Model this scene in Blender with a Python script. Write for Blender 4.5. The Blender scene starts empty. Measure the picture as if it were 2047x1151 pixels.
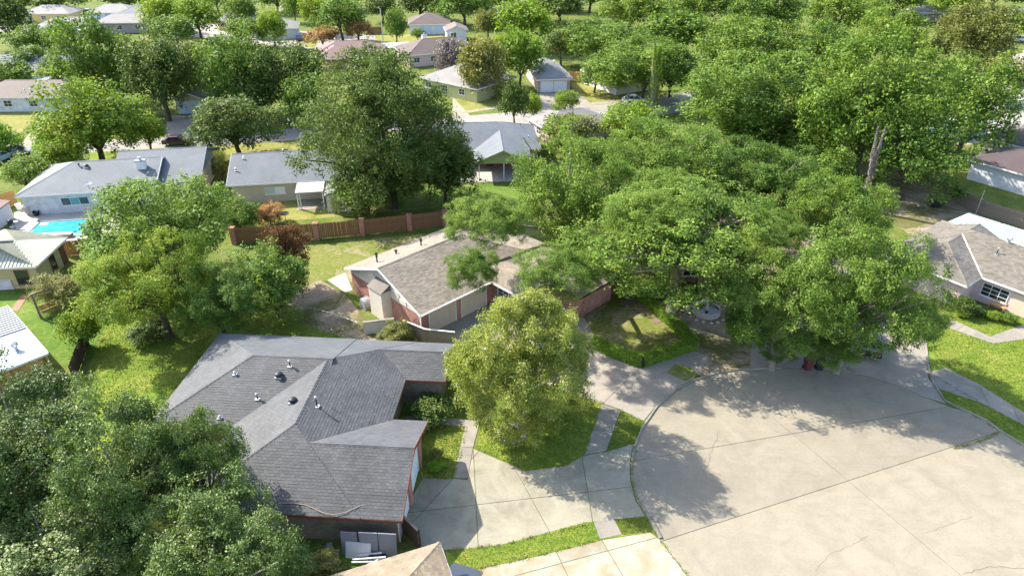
import bpy, bmesh, math, random
import numpy as np
from mathutils import Vector, Matrix

# ------------------------------------------------------------------ camera, sky, sun, exposure
scn = bpy.context.scene
col = scn.collection
FPX, PITCH, CAMH = 1365.0, math.radians(30.5), 35.0
cam_d = bpy.data.cameras.new('camera')
cam_d.sensor_width = 36.0
cam_d.lens = FPX / 2047.0 * 36.0
cam_d.clip_end = 2000.0
cam = bpy.data.objects.new('camera', cam_d)
cam.location = (0, 0, CAMH)
cam.rotation_euler = (math.pi / 2 - PITCH, 0, 0)
col.objects.link(cam)
scn.camera = cam

SUN_AZ = math.radians(-30.0)      # direction the light travels on the ground
SUN_EL = math.radians(39.5)
w = bpy.data.worlds.new('World')
scn.world = w
w.use_nodes = True
nt = w.node_tree
bg = nt.nodes['Background']
sky = nt.nodes.new('ShaderNodeTexSky')
sky.sky_type = 'NISHITA'
sky.sun_disc = False
sky.sun_elevation = SUN_EL
tx, ty = -math.cos(SUN_AZ), -math.sin(SUN_AZ)      # towards the sun
sky.sun_rotation = math.atan2(tx, ty)
sky.air_density = 1.0
sky.dust_density = 1.5
sky.ozone_density = 0.7
nt.links.new(sky.outputs[0], bg.inputs[0])
bg.inputs[1].default_value = 0.15
sl = bpy.data.lights.new('sun', 'SUN')
sl.energy = 3.8
sl.angle = math.radians(0.55)
sl.color = (1.0, 0.95, 0.84)
so = bpy.data.objects.new('sun', sl)
so.rotation_euler = Vector((-tx * math.cos(SUN_EL), -ty * math.cos(SUN_EL), -math.sin(SUN_EL))).to_track_quat('-Z', 'Y').to_euler()
so.location = (-60, 40, 80)
col.objects.link(so)
scn.view_settings.view_transform = 'Standard'
scn.view_settings.look = 'None'
scn.view_settings.gamma = 1.0
scn.view_settings.exposure = 1.68
scn.cycles.max_bounces = 5
scn.cycles.transparent_max_bounces = 4
scn.cycles.use_denoising = True

# ------------------------------------------------------------------ helpers
CP, SP = math.cos(PITCH), math.sin(PITCH)
def G(u, v, h=0.0):
    """point of the place at height h seen at photo coordinate (u, v)"""
    a = (u - 1023.5) / FPX; b = (v - 575.5) / FPX
    t = (CAMH - h) / (SP + b * CP)
    return (a * t, t * (CP - b * SP))
def G3(u, v, h=0.0):
    x, y = G(u, v, h)
    return (x, y, h)

def tag(o, label=None, cat=None, group=None, kind=None):
    if label: o['label'] = label
    if cat: o['category'] = cat
    if group: o['group'] = group
    if kind: o['kind'] = kind
    return o

def thing(name, label, cat, loc=(0, 0, 0), rz=0.0, group=None):
    o = bpy.data.objects.new(name, None)
    o.empty_display_size = 0.3
    col.objects.link(o)
    o.location = loc
    o.rotation_euler = (0, 0, rz)
    return tag(o, label, cat, group)

class MB:
    def __init__(s): s.v = []; s.f = []
    def add(s, vs, fs):  # returns itself so calls chain
        n = len(s.v); s.v += [tuple(p) for p in vs]; s.f += [tuple(i + n for i in f) for f in fs]; return s
    def box(s, x0, x1, y0, y1, z0, z1):
        s.add([(x0,y0,z0),(x1,y0,z0),(x1,y1,z0),(x0,y1,z0),(x0,y0,z1),(x1,y0,z1),(x1,y1,z1),(x0,y1,z1)],
              [(0,3,2,1),(4,5,6,7),(0,1,5,4),(1,2,6,5),(2,3,7,6),(3,0,4,7)])
        return s
    def seg(s, p0, p1, z0, z1, d0, d1, a=0.0, b=1.0):
        """box along p0->p1 (plan), between fractions a..b, offset d0..d1 to its right (outside)"""
        dx, dy = p1[0]-p0[0], p1[1]-p0[1]; L = math.hypot(dx, dy); dx /= L; dy /= L
        nx, ny = dy, -dx
        q = [(p0[0]+dx*L*t+nx*d, p0[1]+dy*L*t+ny*d) for t, d in ((a,d0),(b,d0),(b,d1),(a,d1))]
        s.add([(x,y,z) for z in (z0,z1) for x,y in q], [(0,1,2,3),(7,6,5,4),(0,4,5,1),(1,5,6,2),(2,6,7,3),(3,7,4,0)])
        return s
    def prism(s, poly, z0, z1):
        n = len(poly)
        A = sum(poly[i][0]*poly[(i+1)%n][1]-poly[(i+1)%n][0]*poly[i][1] for i in range(n))
        if A < 0: poly = poly[::-1]
        s.add([(x,y,z0) for x,y in poly]+[(x,y,z1) for x,y in poly],
              [tuple(range(n))[::-1], tuple(range(n,2*n))]+[(i,(i+1)%n,n+(i+1)%n,n+i) for i in range(n)])
        return s
    def slab(s, poly3, t):
        """planar 3D polygon thickened downwards by t"""
        n = len(poly3)
        s.add(list(poly3)+[(x,y,z-t) for x,y,z in poly3],
              [tuple(range(n)), tuple(range(n,2*n))[::-1]]+[(i,n+i,n+(i+1)%n,(i+1)%n) for i in range(n)])
        return s
    def tube(s, pts, rad, k=6, cap=True):
        pts = [Vector(p) for p in pts]
        if not hasattr(rad, '__len__'): rad = [rad]*len(pts)
        base = len(s.v); up = Vector((0.31,0.17,0.93))
        for i, p in enumerate(pts):
            d = (pts[min(i+1,len(pts)-1)]-pts[max(i-1,0)]).normalized()
            if abs(d.dot(up)) > .97: up = Vector((1,0,0))
            a = d.cross(up).normalized(); b = a.cross(d)
            for j in range(k):
                t = 2*math.pi*j/k
                s.v.append(tuple(p+(a*math.cos(t)+b*math.sin(t))*rad[i]))
        for i in range(len(pts)-1):
            for j in range(k):
                q = base+i*k; s.f.append((q+j, q+(j+1)%k, q+k+(j+1)%k, q+k+j))
        if cap:
            s.f.append(tuple(base+j for j in range(k))); s.f.append(tuple(base+(len(pts)-1)*k+j for j in range(k))[::-1])
        return s
    def lathe(s, prof, c=(0,0,0), k=16):
        base = len(s.v)
        for r, z in prof:
            for j in range(k):
                t = 2*math.pi*j/k; s.v.append((c[0]+r*math.cos(t), c[1]+r*math.sin(t), c[2]+z))
        for i in range(len(prof)-1):
            for j in range(k):
                q = base+i*k; s.f.append((q+j, q+(j+1)%k, q+k+(j+1)%k, q+k+j))
        if prof[0][0] > 1e-3: s.f.append(tuple(base+j for j in range(k))[::-1])
        if prof[-1][0] > 1e-3: s.f.append(tuple(base+(len(prof)-1)*k+j for j in range(k)))
        return s
    def mesh(s, name, m=None, smooth=False):
        me = bpy.data.meshes.new(name)
        me.from_pydata(s.v, [], s.f); me.update()
        if m: me.materials.append(m)
        if smooth:
            for p in me.polygons: p.use_smooth = True
        return me
    def build(s, name, m, parent=None, loc=None, rz=0.0, smooth=False):
        o = bpy.data.objects.new(name, s.mesh(name, m, smooth))
        col.objects.link(o)
        if parent: o.parent = parent
        if loc: o.location = loc
        o.rotation_euler = (0, 0, rz)
        return o

# ------------------------------------------------------------------ materials
def new_mat(name, rough=0.8, spec=0.3):
    m = bpy.data.materials.new(name); m.use_nodes = True
    b = m.node_tree.nodes['Principled BSDF']
    b.inputs['Roughness'].default_value = rough
    b.inputs['Specular IOR Level'].default_value = spec
    return m, m.node_tree, b
def coords(nt, space='object'):
    if space == 'world':
        return nt.nodes.new('ShaderNodeNewGeometry').outputs['Position']
    return nt.nodes.new('ShaderNodeTexCoord').outputs['Object']
def noise(nt, vec, scale, detail=4, rough=.6, dist=0.0):
    n = nt.nodes.new('ShaderNodeTexNoise')
    n.inputs['Scale'].default_value = scale; n.inputs['Detail'].default_value = detail
    n.inputs['Roughness'].default_value = rough; n.inputs['Distortion'].default_value = dist
    nt.links.new(vec, n.inputs['Vector'])
    return n.outputs['Fac']
def ramp(nt, fac, stops):
    r = nt.nodes.new('ShaderNodeValToRGB')
    el = r.color_ramp.elements
    while len(el) < len(stops): el.new(0.5)
    for e, (p, c) in zip(el, stops):
        e.position = p; e.color = (*c, 1) if len(c) == 3 else c
    nt.links.new(fac, r.inputs['Fac'])
    return r.outputs['Color']
def mix(nt, fac, a, b, mode='MIX'):
    n = nt.nodes.new('ShaderNodeMix'); n.data_type = 'RGBA'; n.blend_type = mode
    for s, val in ((n.inputs[0], fac), (n.inputs[6], a), (n.inputs[7], b)):
        if hasattr(val, 'is_output') or isinstance(val, bpy.types.NodeSocket): nt.links.new(val, s)
        elif isinstance(val, (int, float)): s.default_value = val
        else: s.default_value = (*val, 1)
    return n.outputs[2]
def mathn(nt, op, a, b=None):
    n = nt.nodes.new('ShaderNodeMath'); n.operation = op
    for s, val in ((n.inputs[0], a), (n.inputs[1], b)):
        if val is None: continue
        if isinstance(val, bpy.types.NodeSocket): nt.links.new(val, s)
        else: s.default_value = val
    return n.outputs[0]
def bump(nt, b, h, strength=.3, dist=.02):
    n = nt.nodes.new('ShaderNodeBump'); n.inputs['Strength'].default_value = strength; n.inputs['Distance'].default_value = dist
    nt.links.new(h, n.inputs['Height']); nt.links.new(n.outputs[0], b.inputs['Normal'])
def sc3(c, k): return tuple(min(1, x*k) for x in c)

def plain(name, c, rough=.7, var=.18, scale=2.0, metal=0.0, spec=.3, bumpy=0.0):
    m, nt, b = new_mat(name, rough, spec)
    v = coords(nt)
    n1 = noise(nt, v, scale, 5)
    n2 = noise(nt, v, scale*9, 3)
    f = mathn(nt, 'MULTIPLY_ADD', n2, .35); nt.links.new(n1, f.node.inputs[2])
    nt.links.new(ramp(nt, f, [(.35, sc3(c, 1-var)), (.95, sc3(c, 1+var))]), b.inputs['Base Color'])
    b.inputs['Metallic'].default_value = metal
    if bumpy: bump(nt, b, n2, bumpy)
    return m

def lawn(name, cols, dirt=None, dirt_amt=.5, scale=.35):
    m, nt, b = new_mat(name, .95, .1)
    v = coords(nt, 'world')
    n1 = noise(nt, v, scale, 6, .62, .4); n2 = noise(nt, v, 2.6, 4, .65); n3 = noise(nt, v, 17, 3, .7)
    f = mathn(nt, 'MULTIPLY_ADD', n2, .55); nt.links.new(mathn(nt, 'MULTIPLY', n1, .6), f.node.inputs[2])
    k = len(cols)
    c = ramp(nt, f, [(.38+.36*i/(k-1), cc) for i, cc in enumerate(cols)])
    c = mix(nt, ramp(nt, n3, [(.3, (.35,)*3), (.62, (0,)*3)]), c, (.03,.05,.010))
    if dirt:
        nd = noise(nt, v, .22, 6, .7, .6)
        nd2 = mathn(nt, 'MULTIPLY_ADD', n2, .3); nt.links.new(nd, nd2.node.inputs[2])
        mask = ramp(nt, nd2, [(1.02-dirt_amt, (0,)*3), (1.14-dirt_amt, (1,)*3)])
        dc = mix(nt, n3, sc3(dirt, .7), sc3(dirt, 1.25))
        c = mix(nt, mask, c, dc)
    nt.links.new(c, b.inputs['Base Color'])
    bump(nt, b, n3, .7, .06)
    return m

def concrete(name, c, stain=None, stain_amt=.5, var=.16, scale=.35):
    m, nt, b = new_mat(name, .9, .2)
    v = coords(nt, 'world')
    n1 = noise(nt, v, scale, 7, .68, .5); n2 = noise(nt, v, 5, 5, .75); n3 = noise(nt, v, 16, 3, .8)
    f = mathn(nt, 'MULTIPLY_ADD', n2, .55); nt.links.new(mathn(nt, 'MULTIPLY', n1, .7), f.node.inputs[2])
    k = ramp(nt, f, [(.36, sc3(c, 1-var*1.5)), (.55, c), (.78, sc3(c, 1+var))])
    k = mix(nt, ramp(nt, n3, [(.30, (.55,)*3), (.46, (0,)*3), (.62, (0,)*3), (.8, (0,)*3)]), k, sc3(c, .6))
    if stain:
        ns = noise(nt, v, .5, 6, .62, .9)
        k = mix(nt, ramp(nt, ns, [(.62-stain_amt*.3, (0,)*3), (.95-stain_amt*.3, (.85,)*3)]), k, stain)
    mp = nt.nodes.new('ShaderNodeMapping'); mp.inputs['Rotation'].default_value = (0,0,.75); mp.inputs['Scale'].default_value = (.5,2.6,1)
    nt.links.new(v, mp.inputs['Vector'])
    n4 = noise(nt, mp.outputs[0], .9, 6, .7, .3)
    k = mix(nt, 1.0, k, ramp(nt, n4, [(.3, (.93,.93,.94)), (.5, (1,1,1)), (.72, (1.06,1.05,1.03))]), 'MULTIPLY')
    n5 = noise(nt, mp.outputs[0], 2.2, 5, .75, .6)
    k = mix(nt, ramp(nt, n5, [(.60, (0,)*3), (.70, (.55,)*3)]), k, sc3(c, 1.3))
    info = nt.nodes.new('ShaderNodeObjectInfo')
    k = mix(nt, 1.0, k, ramp(nt, info.outputs['Random'], [(0, (.88,.88,.89)), (1, (1.07,1.06,1.04))]), 'MULTIPLY')
    nt.links.new(k, b.inputs['Base Color'])
    bump(nt, b, n3, .25, .01)
    return m

def brick(name, c1, c2, mortar, sx=.215, sz=.075):
    m, nt, b = new_mat(name, .9, .2)
    v = coords(nt)
    geo = nt.nodes.new('ShaderNodeNewGeometry')
    vt = nt.nodes.new('ShaderNodeVectorTransform'); vt.vector_type = 'NORMAL'; vt.convert_from = 'WORLD'; vt.convert_to = 'OBJECT'
    nt.links.new(geo.outputs['True Normal'], vt.inputs[0])
    sn = nt.nodes.new('ShaderNodeSeparateXYZ'); nt.links.new(vt.outputs[0], sn.inputs[0])
    sp = nt.nodes.new('ShaderNodeSeparateXYZ'); nt.links.new(v, sp.inputs[0])
    side = mathn(nt, 'GREATER_THAN', mathn(nt, 'ABSOLUTE', sn.outputs[0]), .6)
    mx = nt.nodes.new('ShaderNodeMix'); mx.data_type = 'FLOAT'
    nt.links.new(side, mx.inputs[0]); nt.links.new(sp.outputs[0], mx.inputs[2]); nt.links.new(sp.outputs[1], mx.inputs[3])
    cb = nt.nodes.new('ShaderNodeCombineXYZ'); nt.links.new(mx.outputs[0], cb.inputs[0]); nt.links.new(sp.outputs[2], cb.inputs[1])
    bt = nt.nodes.new('ShaderNodeTexBrick')
    bt.inputs['Scale'].default_value = 1.0; bt.inputs['Brick Width'].default_value = sx; bt.inputs['Row Height'].default_value = sz
    bt.inputs['Mortar Size'].default_value = .008; bt.inputs['Bias'].default_value = -.1
    bt.inputs['Color1'].default_value = (*c1, 1); bt.inputs['Color2'].default_value = (*c2, 1); bt.inputs['Mortar'].default_value = (*mortar, 1)
    nt.links.new(cb.outputs[0], bt.inputs['Vector'])
    n1 = noise(nt, v, 1.3, 5, .65)
    k = mix(nt, 1.0, bt.outputs['Color'], ramp(nt, n1, [(.3, (.72,)*3), (.7, (1.15,)*3)]), 'MULTIPLY')
    nt.links.new(k, b.inputs['Base Color'])
    bump(nt, b, bt.outputs['Fac'], -.4, .01)
    return m

def shingle_mat(name, c, var=.25, stripe=0.0, streak=.2, gloss=.75, sheen=.12):
    """tabs vary one by one (random per island); stripe>0 adds course lines for far roofs"""
    m, nt, b = new_mat(name, gloss, .35)
    v = coords(nt, 'world')
    n1 = noise(nt, v, .45, 6, .65, .4); n2 = noise(nt, v, 14, 3, .7)
    geo = nt.nodes.new('ShaderNodeNewGeometry')
    k = ramp(nt, geo.outputs['Random Per Island'], [(0, sc3(c, 1-var)), (.5, c), (1, sc3(c, 1+var))]) if not stripe else mix(nt, 0.0, c, c)
    k = mix(nt, 1.0, k, ramp(nt, n1, [(.3, (1-streak,)*3), (.7, (1+streak*.7,)*3)]), 'MULTIPLY')
    k = mix(nt, 1.0, k, ramp(nt, n2, [(.3, (1-var*.8,)*3), (.7, (1+var*.8,)*3)]), 'MULTIPLY')
    if stripe:
        sp = nt.nodes.new('ShaderNodeSeparateXYZ'); nt.links.new(v, sp.inputs[0])
        fr = mathn(nt, 'FRACT', mathn(nt, 'MULTIPLY', sp.outputs[2], 1/stripe))
        k = mix(nt, ramp(nt, fr, [(0, (.4,)*3), (.25, (0,)*3), (1, (0,)*3)]), k, sc3(c, .55))
    nt.links.new(k, b.inputs['Base Color'])
    b.inputs['Sheen Weight'].default_value = sheen; b.inputs['Sheen Roughness'].default_value = .45; b.inputs['Sheen Tint'].default_value = (.86,.93,1,1)
    bump(nt, b, n2, .3, .01)
    return m

def leaf_mat(name, stops, trans=.30, rough=.62, spec=.22, hue=.5):
    m, nt, b = new_mat(name, rough, spec)
    stops = [(min(.5, c[0]*1.14), min(.5, c[1]*1.06), c[2]*1.1) for c in stops]
    at = nt.nodes.new('ShaderNodeAttribute'); at.attribute_name = 'tint'
    info = nt.nodes.new('ShaderNodeObjectInfo')
    f = mathn(nt, 'MULTIPLY_ADD', info.outputs['Random'], .22); nt.links.new(mathn(nt, 'MULTIPLY', at.outputs['Fac'], .78), f.node.inputs[2])
    k = ramp(nt, f, [(i/(len(stops)-1)*.9+.05, c) for i, c in enumerate(stops)])
    nt.links.new(k, b.inputs['Base Color'])
    tr = nt.nodes.new('ShaderNodeBsdfTranslucent')
    nt.links.new(mix(nt, 1.0, k, (1.25, 1.2, .55), 'MULTIPLY'), tr.inputs['Color'])
    ms = nt.nodes.new('ShaderNodeMixShader'); ms.inputs[0].default_value = trans
    nt.links.new(b.outputs[0], ms.inputs[1]); nt.links.new(tr.outputs[0], ms.inputs[2])
    nt.links.new(ms.outputs[0], nt.nodes['Material Output'].inputs['Surface'])
    return m

def corrugated(name, c, c2=None, rough=.4, var=.2):
    m, nt, b = new_mat(name, rough, .5)
    v = coords(nt, 'world')
    n1 = noise(nt, v, .8, 6, .7, .5)
    nt.links.new(ramp(nt, n1, [(.3, sc3(c, 1-var)), (.6, c), (.75, c2 or sc3(c, 1+var))]), b.inputs['Base Color'])
    return m

def glass_mat(name, c=(.02,.03,.035), rough=.08):
    m, nt, b = new_mat(name, rough, .8)
    b.inputs['Base Color'].default_value = (*c, 1)
    return m

M = {}
M['ground'] = lawn('yard_ground', [(.05,.085,.016),(.085,.13,.022),(.14,.165,.035),(.20,.19,.07)], (.22,.18,.12), .28)
M['lawn'] = lawn('lawn_bright', [(.06,.125,.014),(.12,.195,.022),(.20,.245,.036),(.28,.28,.075)])
M['lawn_green'] = lawn('lawn_green', [(.05,.105,.015),(.085,.16,.022),(.135,.20,.034),(.21,.23,.06)])
M['lawn_dry'] = lawn('lawn_dry', [(.13,.15,.03),(.20,.205,.045),(.27,.25,.075),(.33,.29,.13)])
M['lawn_patchy'] = lawn('lawn_patchy', [(.075,.125,.016),(.14,.175,.03),(.20,.20,.06),(.28,.24,.13)], (.31,.25,.17), .36)
M['dirt'] = lawn('dirt', [(.22,.16,.11),(.30,.23,.165),(.37,.29,.21),(.42,.34,.26)], (.12,.12,.04), .42)
M['street'] = concrete('street_concrete', (.252,.221,.166), (.200,.176,.134), .6, .14)
M['joint'] = plain('joint_dirt', (.135,.108,.07), .95, .35, 3)
M['drive'] = concrete('driveway_concrete', (.285,.262,.195), (.17,.148,.105), .65, .14)
M['drive_pale'] = concrete('driveway_pale', (.30,.298,.24), (.25,.175,.085), .85)
M['drive_tan'] = concrete('driveway_tan', (0.278,0.245,0.205), (0.200,0.176,0.151), .5)
M['walk'] = concrete('walk_concrete', (0.242,0.218,0.182), (0.145,0.133,0.109), .5)
M['kerb'] = concrete('kerb_concrete', (0.266,0.242,0.205), (0.078,0.073,0.060), .7)
M['road'] = concrete('road_concrete', (0.302,0.278,0.248), (0.230,0.211,0.194), .4)
M['deck'] = concrete('pool_deck_concrete', (0.375,0.345,0.314), (0.302,0.272,0.242), .4)
M['brick_red'] = brick('brick_red', (.44,.165,.11), (.33,.12,.085), (.46,.38,.33))
M['brick_tan'] = brick('brick_tan', (.21,.165,.125), (.135,.10,.078), (.30,.26,.21))
M['brick_white'] = brick('brick_white', (.66,.66,.66), (.56,.56,.57), (.5,.5,.5))
M['brick_orange'] = brick('brick_orange', (.33,.15,.08), (.27,.12,.07), (.36,.29,.23))
M['brick_pink'] = brick('brick_pink', (.5,.37,.36), (.44,.32,.31), (.5,.45,.43))
M['trim_white'] = plain('trim_white', (.74,.72,.68), .6, .06)
M['siding_cream'] = plain('siding_cream', (.62,.56,.47), .7, .07)
M['siding_beige'] = plain('siding_beige', (.56,.46,.35), .7, .06)
M['siding_tan'] = plain('siding_tan', (.44,.37,.20), .8, .1)
M['siding_green'] = plain('siding_green', (.42,.42,.21), .8, .06)
M['stucco'] = plain('stucco_beige', (.48,.42,.31), .85, .1)
M['siding_white'] = plain('siding_white', (.66,.65,.66), .7, .08)
M['siding_yellow'] = plain('siding_yellow', (.60,.45,.16), .8, .1)
M['siding_blue'] = plain('siding_blue', (.22,.36,.62), .7, .06)
M['siding_pink'] = plain('siding_pink', (.60,.45,.43), .8, .06)
M['trim_brown'] = plain('trim_brown', (.19,.065,.04), .7, .12)
M['door_white'] = plain('door_white', (.72,.74,.78), .5, .04)
M['door_blue'] = plain('door_blue', (.45,.56,.70), .5, .05)
M['door_beige'] = plain('door_beige', (.56,.46,.35), .6, .05)
M['door_brown'] = plain('door_brown', (.16,.07,.04), .6, .15)
M['sh_grey'] = shingle_mat('shingles_charcoal', (.060,.060,.062), .2, streak=.32, gloss=.7, sheen=.34)
M['sh_brown'] = shingle_mat('shingles_brown', (.232,.192,.148), .2, gloss=.8, sheen=.1)
M['sh_taupe'] = shingle_mat('shingles_taupe', (.150,.130,.105), .2, gloss=.8, sheen=.08)
M['sh_tan'] = shingle_mat('shingles_tan', (.225,.172,.115), .18)
M['rf_blue'] = shingle_mat('roof_blue_grey', (.125,.137,.15), .45, .055, sheen=.05)
M['rf_brown'] = shingle_mat('roof_brown', (.115,.08,.07), .3, .06, sheen=.05)
M['rf_dark'] = shingle_mat('roof_dark_brown', (.085,.06,.06), .4, .06)
M['rf_red'] = shingle_mat('roof_red_brown', (.19,.115,.10), .25, .06, sheen=.05)
M['rf_light'] = shingle_mat('roof_light_grey', (.21,.197,.185), .25, .06, sheen=.05)
M['rf_oak'] = shingle_mat('roof_under_oaks', (.22,.155,.125), .35, .055)
M['rf_hut'] = shingle_mat('roof_pale_green_grey', (.46,.45,.34), .12, .06)
M['metal_white'] = corrugated('metal_white', (.46,.48,.46), (.58,.60,.58))
M['metal_green'] = corrugated('metal_pale_green', (.55,.66,.62), (.66,.74,.70))
M['metal_old'] = corrugated('metal_old', (.30,.36,.42), (.56,.53,.53), .5, .3)
M['metal'] = plain('galvanised_metal', (.55,.56,.58), .35, .1, metal=.7)
M['black'] = plain('black_metal', (.025,.025,.03), .5, .2)
M['grey'] = plain('grey_paint', (.24,.25,.28), .6, .08)
M['panel_grey'] = plain('panel_grey', (.25,.255,.29), .6, .08)
M['wood'] = plain('wood_fence', (.23,.125,.065), .85, .35, 1.1)
M['wood_grey'] = plain('wood_weathered', (.25,.20,.15), .9, .3, 1.1)
M['wood_new'] = plain('wood_new', (.48,.27,.10), .85, .2, 1.1)
M['wood_dark'] = plain('wood_dark', (.09,.06,.04), .9, .3, 1.1)
M['bark'] = plain('bark', (.085,.07,.055), .95, .4, 5, bumpy=.6)
M['bark_pale'] = plain('bark_pale', (.22,.19,.155), .9, .25, 4, bumpy=.4)
M['glass'] = glass_mat('window_glass')
M['glass_blue'] = glass_mat('window_glass_pool', (.10,.26,.30))
M['blind'] = plain('window_blind', (.50,.53,.50), .6, .06)
M['tyre'] = plain('tyre_rubber', (.02,.02,.02), .8, .1)
M['lamp_red'] = plain('lamp_red', (.4,.02,.02), .3, .05)
M['lamp_clear'] = plain('lamp_clear', (.6,.6,.6), .2, .05)
M['cord'] = plain('cord', (.42,.30,.22), .7, .1)
M['stone'] = plain('stone', (.40,.37,.34), .9, .25, 6, bumpy=.4)
M['flag'] = concrete('flagstone', (0.230,0.163,0.121), (0.158,0.109,0.078), .5)
M['plastic_white'] = plain('plastic_white', (.7,.7,.7), .5, .05)
M['terracotta'] = plain('terracotta', (.33,.15,.09), .8, .15)
M['plastic_red'] = plain('plastic_maroon', (.13,.03,.035), .5, .1)
M['plastic_green'] = plain('plastic_green', (.04,.07,.05), .5, .1)
M['cloth_red'] = plain('cloth_red', (.5,.05,.03), .8, .1)
M['cloth_blue'] = plain('cloth_blue', (.07,.16,.5), .8, .1)
for n, c in (('white',(.7,.71,.74)),('silver',(.42,.44,.47)),('black',(.02,.02,.024)),('blue',(.03,.06,.22)),('red',(.5,.02,.015)),('maroon',(.07,.015,.03)),('grey',(.045,.055,.07)),('pale_blue',(.38,.48,.60))):
    mm, _, bb = new_mat('car_paint_'+n, .28, .5)
    bb.inputs['Base Color'].default_value = (*c, 1); bb.inputs['Coat Weight'].default_value = .6
    M['car_'+n] = mm
mm, nn, bb = new_mat('pool_water', .05, .5)
pv = coords(nn, 'world')
nn.links.new(ramp(nn, noise(nn, pv, .8, 4), [(.3, (.02,.25,.30)), (.7, (.07,.38,.41))]), bb.inputs['Base Color'])
bump(nn, bb, noise(nn, pv, 3.0, 3), .12, .05)
M['water'] = mm
mm, nn, bb = new_mat('dark_water', .05, .5); bb.inputs['Base Color'].default_value = (.015,.02,.02,1); M['water_dark'] = mm

M['lf_oak'] = leaf_mat('leaf_oak', [(.028,.066,.012),(.070,.140,.020),(.125,.215,.032),(.21,.29,.06)])
M['lf_oak2'] = leaf_mat('leaf_oak_fresh', [(.035,.085,.012),(.090,.172,.022),(.16,.25,.036),(.26,.33,.06)])
M['lf_dark'] = leaf_mat('leaf_dark', [(.022,.050,.011),(.055,.102,.018),(.10,.160,.028),(.19,.235,.06)], .24)
M['lf_lime'] = leaf_mat('leaf_lime', [(.055,.12,.012),(.115,.21,.020),(.19,.29,.03),(.29,.36,.045)], .36)
M['lf_yellow'] = leaf_mat('leaf_yellow_green', [(.06,.125,.014),(.125,.215,.02),(.21,.29,.028),(.32,.35,.04)], .36)
M['lf_green'] = leaf_mat('leaf_green', [(.045,.10,.016),(.09,.175,.026),(.15,.245,.04),(.24,.31,.07)])
M['lf_grey'] = leaf_mat('leaf_grey_green', [(.024,.056,.011),(.058,.112,.020),(.110,.175,.036),(.24,.29,.11)], .24, .5, .3)
M['lf_olive'] = leaf_mat('leaf_olive', [(.07,.095,.022),(.125,.155,.034),(.19,.21,.055),(.28,.27,.10)])
M['lf_crepe'] = leaf_mat('leaf_crepe', [(.085,.13,.024),(.16,.225,.036),(.25,.31,.06),(.36,.36,.14)], .38)
M['lf_rust'] = leaf_mat('leaf_rust', [(.05,.035,.014),(.10,.055,.022),(.15,.08,.03),(.17,.12,.045)])
M['lf_orange'] = leaf_mat('leaf_orange', [(0.145,0.145,0.029),(0.275,0.189,0.065),(0.392,0.217,0.102),(0.362,0.290,0.087)])
M['lf_hedge'] = leaf_mat('leaf_hedge', [(.08,.18,.012),(.14,.27,.02),(.20,.35,.028),(.27,.42,.04)], .3)
M['lf_dead'] = leaf_mat('leaf_dead_vine', [(.10,.09,.08),(.17,.155,.14),(.24,.22,.20),(.29,.27,.25)], .1)
M['bloom_white'] = leaf_mat('blossom_white', [(.42,.40,.33),(.48,.46,.40),(.5,.48,.43)], .3)
M['bloom_pink'] = leaf_mat('blossom_pink', [(.5,.25,.24),(.6,.32,.3),(.62,.4,.36)], .3)
M['grass_blade'] = leaf_mat('grass_blade', [(.09,.155,.018),(.14,.22,.026),(.21,.25,.04),(.28,.28,.07)], .35)
# ------------------------------------------------------------------ polygon tools
def half_clip(poly, a, b, c):
    """keep a*x+b*y+c >= 0"""
    out = []
    n = len(poly)
    for i in range(n):
        p, q = poly[i], poly[(i+1)%n]
        dp = a*p[0]+b*p[1]+c; dq = a*q[0]+b*q[1]+c
        if dp >= 0: out.append(p)
        if (dp >= 0) != (dq >= 0):
            t = dp/(dp-dq); out.append(tuple(p[k]+t*(q[k]-p[k]) for k in range(2)))
    return out
def area2(poly):
    return abs(sum(poly[i][0]*poly[(i+1)%len(poly)][1]-poly[(i+1)%len(poly)][0]*poly[i][1] for i in range(len(poly))))/2
def split_joints(poly, lines, gap=.05):
    pieces = [poly]
    for (x0, y0), (x1, y1) in lines:
        L = math.hypot(x1-x0, y1-y0); a, b = -(y1-y0)/L, (x1-x0)/L; c = -(a*x0+b*y0)
        new = []
        for p in pieces:
            for q in (half_clip(p, a, b, c-gap/2), half_clip(p, -a, -b, -c-gap/2)):
                if len(q) > 2 and area2(q) > .05: new.append(q)
        pieces = new
    return pieces
def inside(p, poly):
    r = False; n = len(poly)
    for i in range(n):
        (x0, y0), (x1, y1) = poly[i], poly[(i+1)%n]
        if (y0 > p[1]) != (y1 > p[1]) and p[0] < (x1-x0)*(p[1]-y0)/(y1-y0)+x0: r = not r
    return r
def PX(*uv): return [G(u, v) for u, v in uv]

nsheet = [0]
def sheet(name, poly, m, z, z0=None, parent=None):
    """a flat slab of ground cover whose top lies at z"""
    nsheet[0] += 1; z += .0006*(nsheet[0] % 12); z0 = -.05-.001*nsheet[0]      # no two sheets lie in one plane
    o = MB().prism(poly, z0, z).build(name, m, parent)
    if parent is None: tag(o, kind='structure')
    return o
def paved(name, poly, m, z, lines=(), gap=.05, mats=None):
    """a paved area: dirt bed with one slab per field between the joints"""
    bed = sheet(name, poly, M['joint'], z-.025)
    for i, q in enumerate(split_joints(poly, lines, gap)):
        s = MB().prism(q, z-.03, z+.006).build('slab', mats[i % len(mats)] if mats else m, bed)
    return bed

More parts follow.
